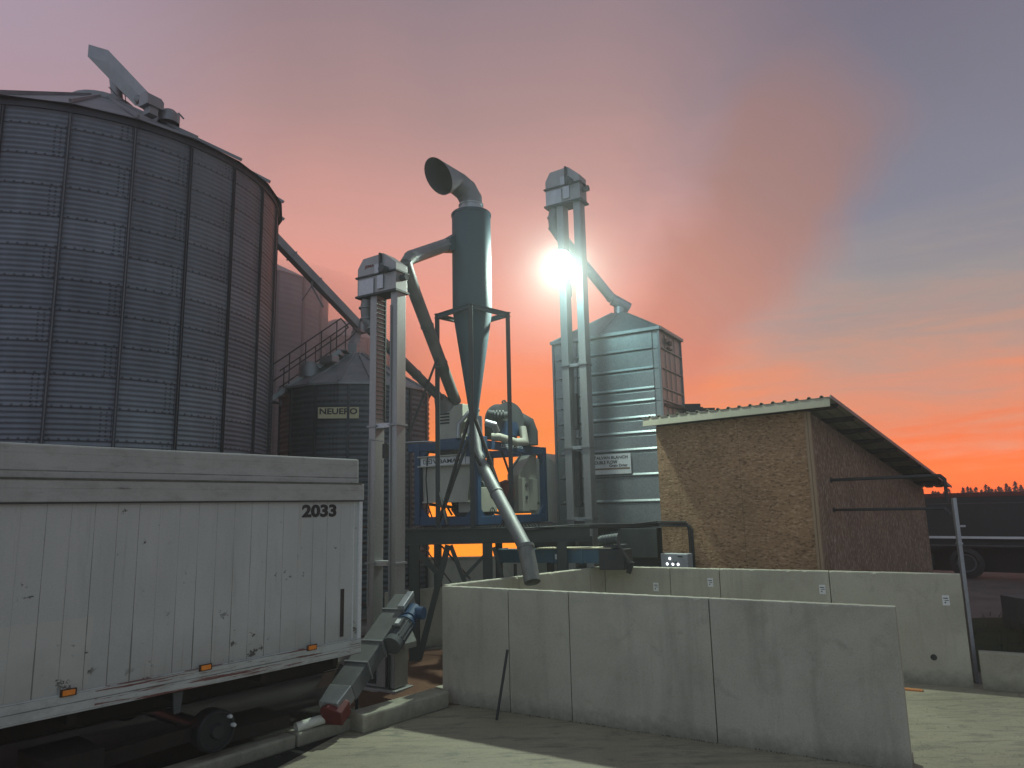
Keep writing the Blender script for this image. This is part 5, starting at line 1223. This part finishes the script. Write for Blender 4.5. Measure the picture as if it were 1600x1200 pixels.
for f_ in (.10,.20,.30,.72):
    c = k0.lerp(k1,f_)-kn*.2+EZ*.5; b = MB(); b.lathe([(.0,-.15),(.36,-.15),(.5,-.12),(.5,.12),(.36,.15),(.3,.05),(.0,.05)], c, 28, True, (kd,EZ,kn)); wh = b.build('wheel', BLACK, pk)
    b = MB(); b.lathe([(.24,.10),(.29,.11),(.30,.06)], c, 24, True, (kd,EZ,kn)); b.build('rim', GREYM, wh)
# tree row on the horizon
protos = []
for v_ in range(4):
    bt_, bcn = MB(), MB(); H = 1.0
    bt_.tube([(0,0,0),(0,0,.55),(0,0,.97)], [.03,.02,.006], 6)
    for k in range(260):
        zz_ = .22+.78*random.random()**.85; rr = (.20+.05*random.random())*(1-zz_)**.75*(.4+.6*random.random())+.012; a_ = random.uniform(0,2*PI)
        p = V((math.cos(a_)*rr, math.sin(a_)*rr, zz_)); d_ = V((math.cos(a_), math.sin(a_), -.4)).normalized(); sd2 = EZ.cross(d_).normalized()
        l_ = random.uniform(.03,.07); bcn.add([p-sd2*l_*.4, p+d_*l_, p+sd2*l_*.4, p-d_*l_*.6+EZ*.02], [(0,1,2,3)])
    protos.append((bt_, bcn))
pm = []
for bt_, bcn in protos:
    m1 = bpy.data.meshes.new('conifer_trunk'); m1.from_pydata([tuple(p) for p in bt_.v], [], bt_.f); m1.materials.append(BARK)
    m2 = bpy.data.meshes.new('conifer_crown'); m2.from_pydata([tuple(p) for p in bcn.v], [], bcn.f); m2.materials.append(TREEM)
    pm.append((m1, m2))
k = 0
px = 1440.0
while px < 1720:
    top = 771-(px-1455)*(.105) + random.uniform(-5,4)
    y_ = random.uniform(92,112); P_ = at(px, top, y_); h_ = max(2.6, P_.z)
    r_ = thing('conifer_tree', (P_.x,P_.y,0), 'one of the small dark conifers in the row on the right-hand horizon', 'tree', 'conifers on the horizon')
    m1, m2 = pm[k % 4]
    for nm, mm in (('trunk',m1),('crown',m2)):
        o = bpy.data.objects.new(nm, mm); COL.objects.link(o); o.parent = r_
    r_.scale = (h_*1.15, h_*1.15, h_); r_.rotation_euler = (0,0,random.uniform(0,6))
    px += random.uniform(4,10); k += 1

# ------------------------------------------------------------------ air
HAZE = 0.0025
mt = bpy.data.materials.new('haze_air'); tt = NT(mt)
pv = tt.n('ShaderNodeVolumePrincipled'); pv.inputs['Density'].default_value = HAZE; pv.inputs['Color'].default_value = (.92,.90,.90,1); pv.inputs['Anisotropy'].default_value = .45
o_ = tt.n('ShaderNodeOutputMaterial'); tt.l(pv.outputs[0], o_.inputs['Volume'])
b = MB(); b.box((0,52,2.7), 304, 164, 25.4)
hz_ = b.build('haze', mt); HZM = mt; tag(hz_, 'thin dusty air over the yard', 'haze', kind='stuff')

# thin mist volume added to spread the glow round the lit lamp
mt = bpy.data.materials.new('glow_mist_air'); tt = NT(mt)
pv = tt.n('ShaderNodeVolumePrincipled'); pv.inputs['Density'].default_value = .014; pv.inputs['Color'].default_value = (.93,.98,1,1); pv.inputs['Anisotropy'].default_value = .2
o_ = tt.n('ShaderNodeOutputMaterial'); tt.l(pv.outputs[0], o_.inputs['Volume'])
b = MB(); b.lathe([(math.sin(PI*k/16), -math.cos(PI*k/16)) for k in range(17)], (0,0,0), 32, True)
b.v = [V((LP.x+.1+2.3*p.x, LP.y+1.7*p.y, LP.z+.1+2.5*p.z)) for p in b.v]
tag(b.build('glow_mist', mt), 'thin added mist that carries the glow round the lit floodlight', 'glow mist', kind='stuff')
# grain dust hanging between the far silos
mt = bpy.data.materials.new('dust_air'); tt = NT(mt)
pv = tt.n('ShaderNodeVolumePrincipled'); pv.inputs['Density'].default_value = .08; pv.inputs['Color'].default_value = (1,.99,.985,1); pv.inputs['Anisotropy'].default_value = .72
o_ = tt.n('ShaderNodeOutputMaterial'); tt.l(pv.outputs[0], o_.inputs['Volume'])
b = MB(); b.lathe([(math.sin(PI*k/16), -math.cos(PI*k/16)) for k in range(17)], (0,0,0), 32, True)
b.v = [V((-9.0+6.6*p.x, 26.4+6.2*p.y, 7.2+4.6*p.z)) for p in b.v]
tag(b.build('dust_cloud', mt), 'pinkish cloud of grain dust between the far silos', 'dust', kind='stuff')

# ------------------------------------------------------------------ render settings
sc.render.engine = 'CYCLES'
sc.view_settings.view_transform = 'Standard'; sc.view_settings.look = 'None'; sc.view_settings.exposure = 0; sc.view_settings.gamma = 1
sc.cycles.use_denoising = True
sc.cycles.max_bounces = 6; sc.cycles.volume_bounces = 2; sc.cycles.sample_clamp_indirect = 4
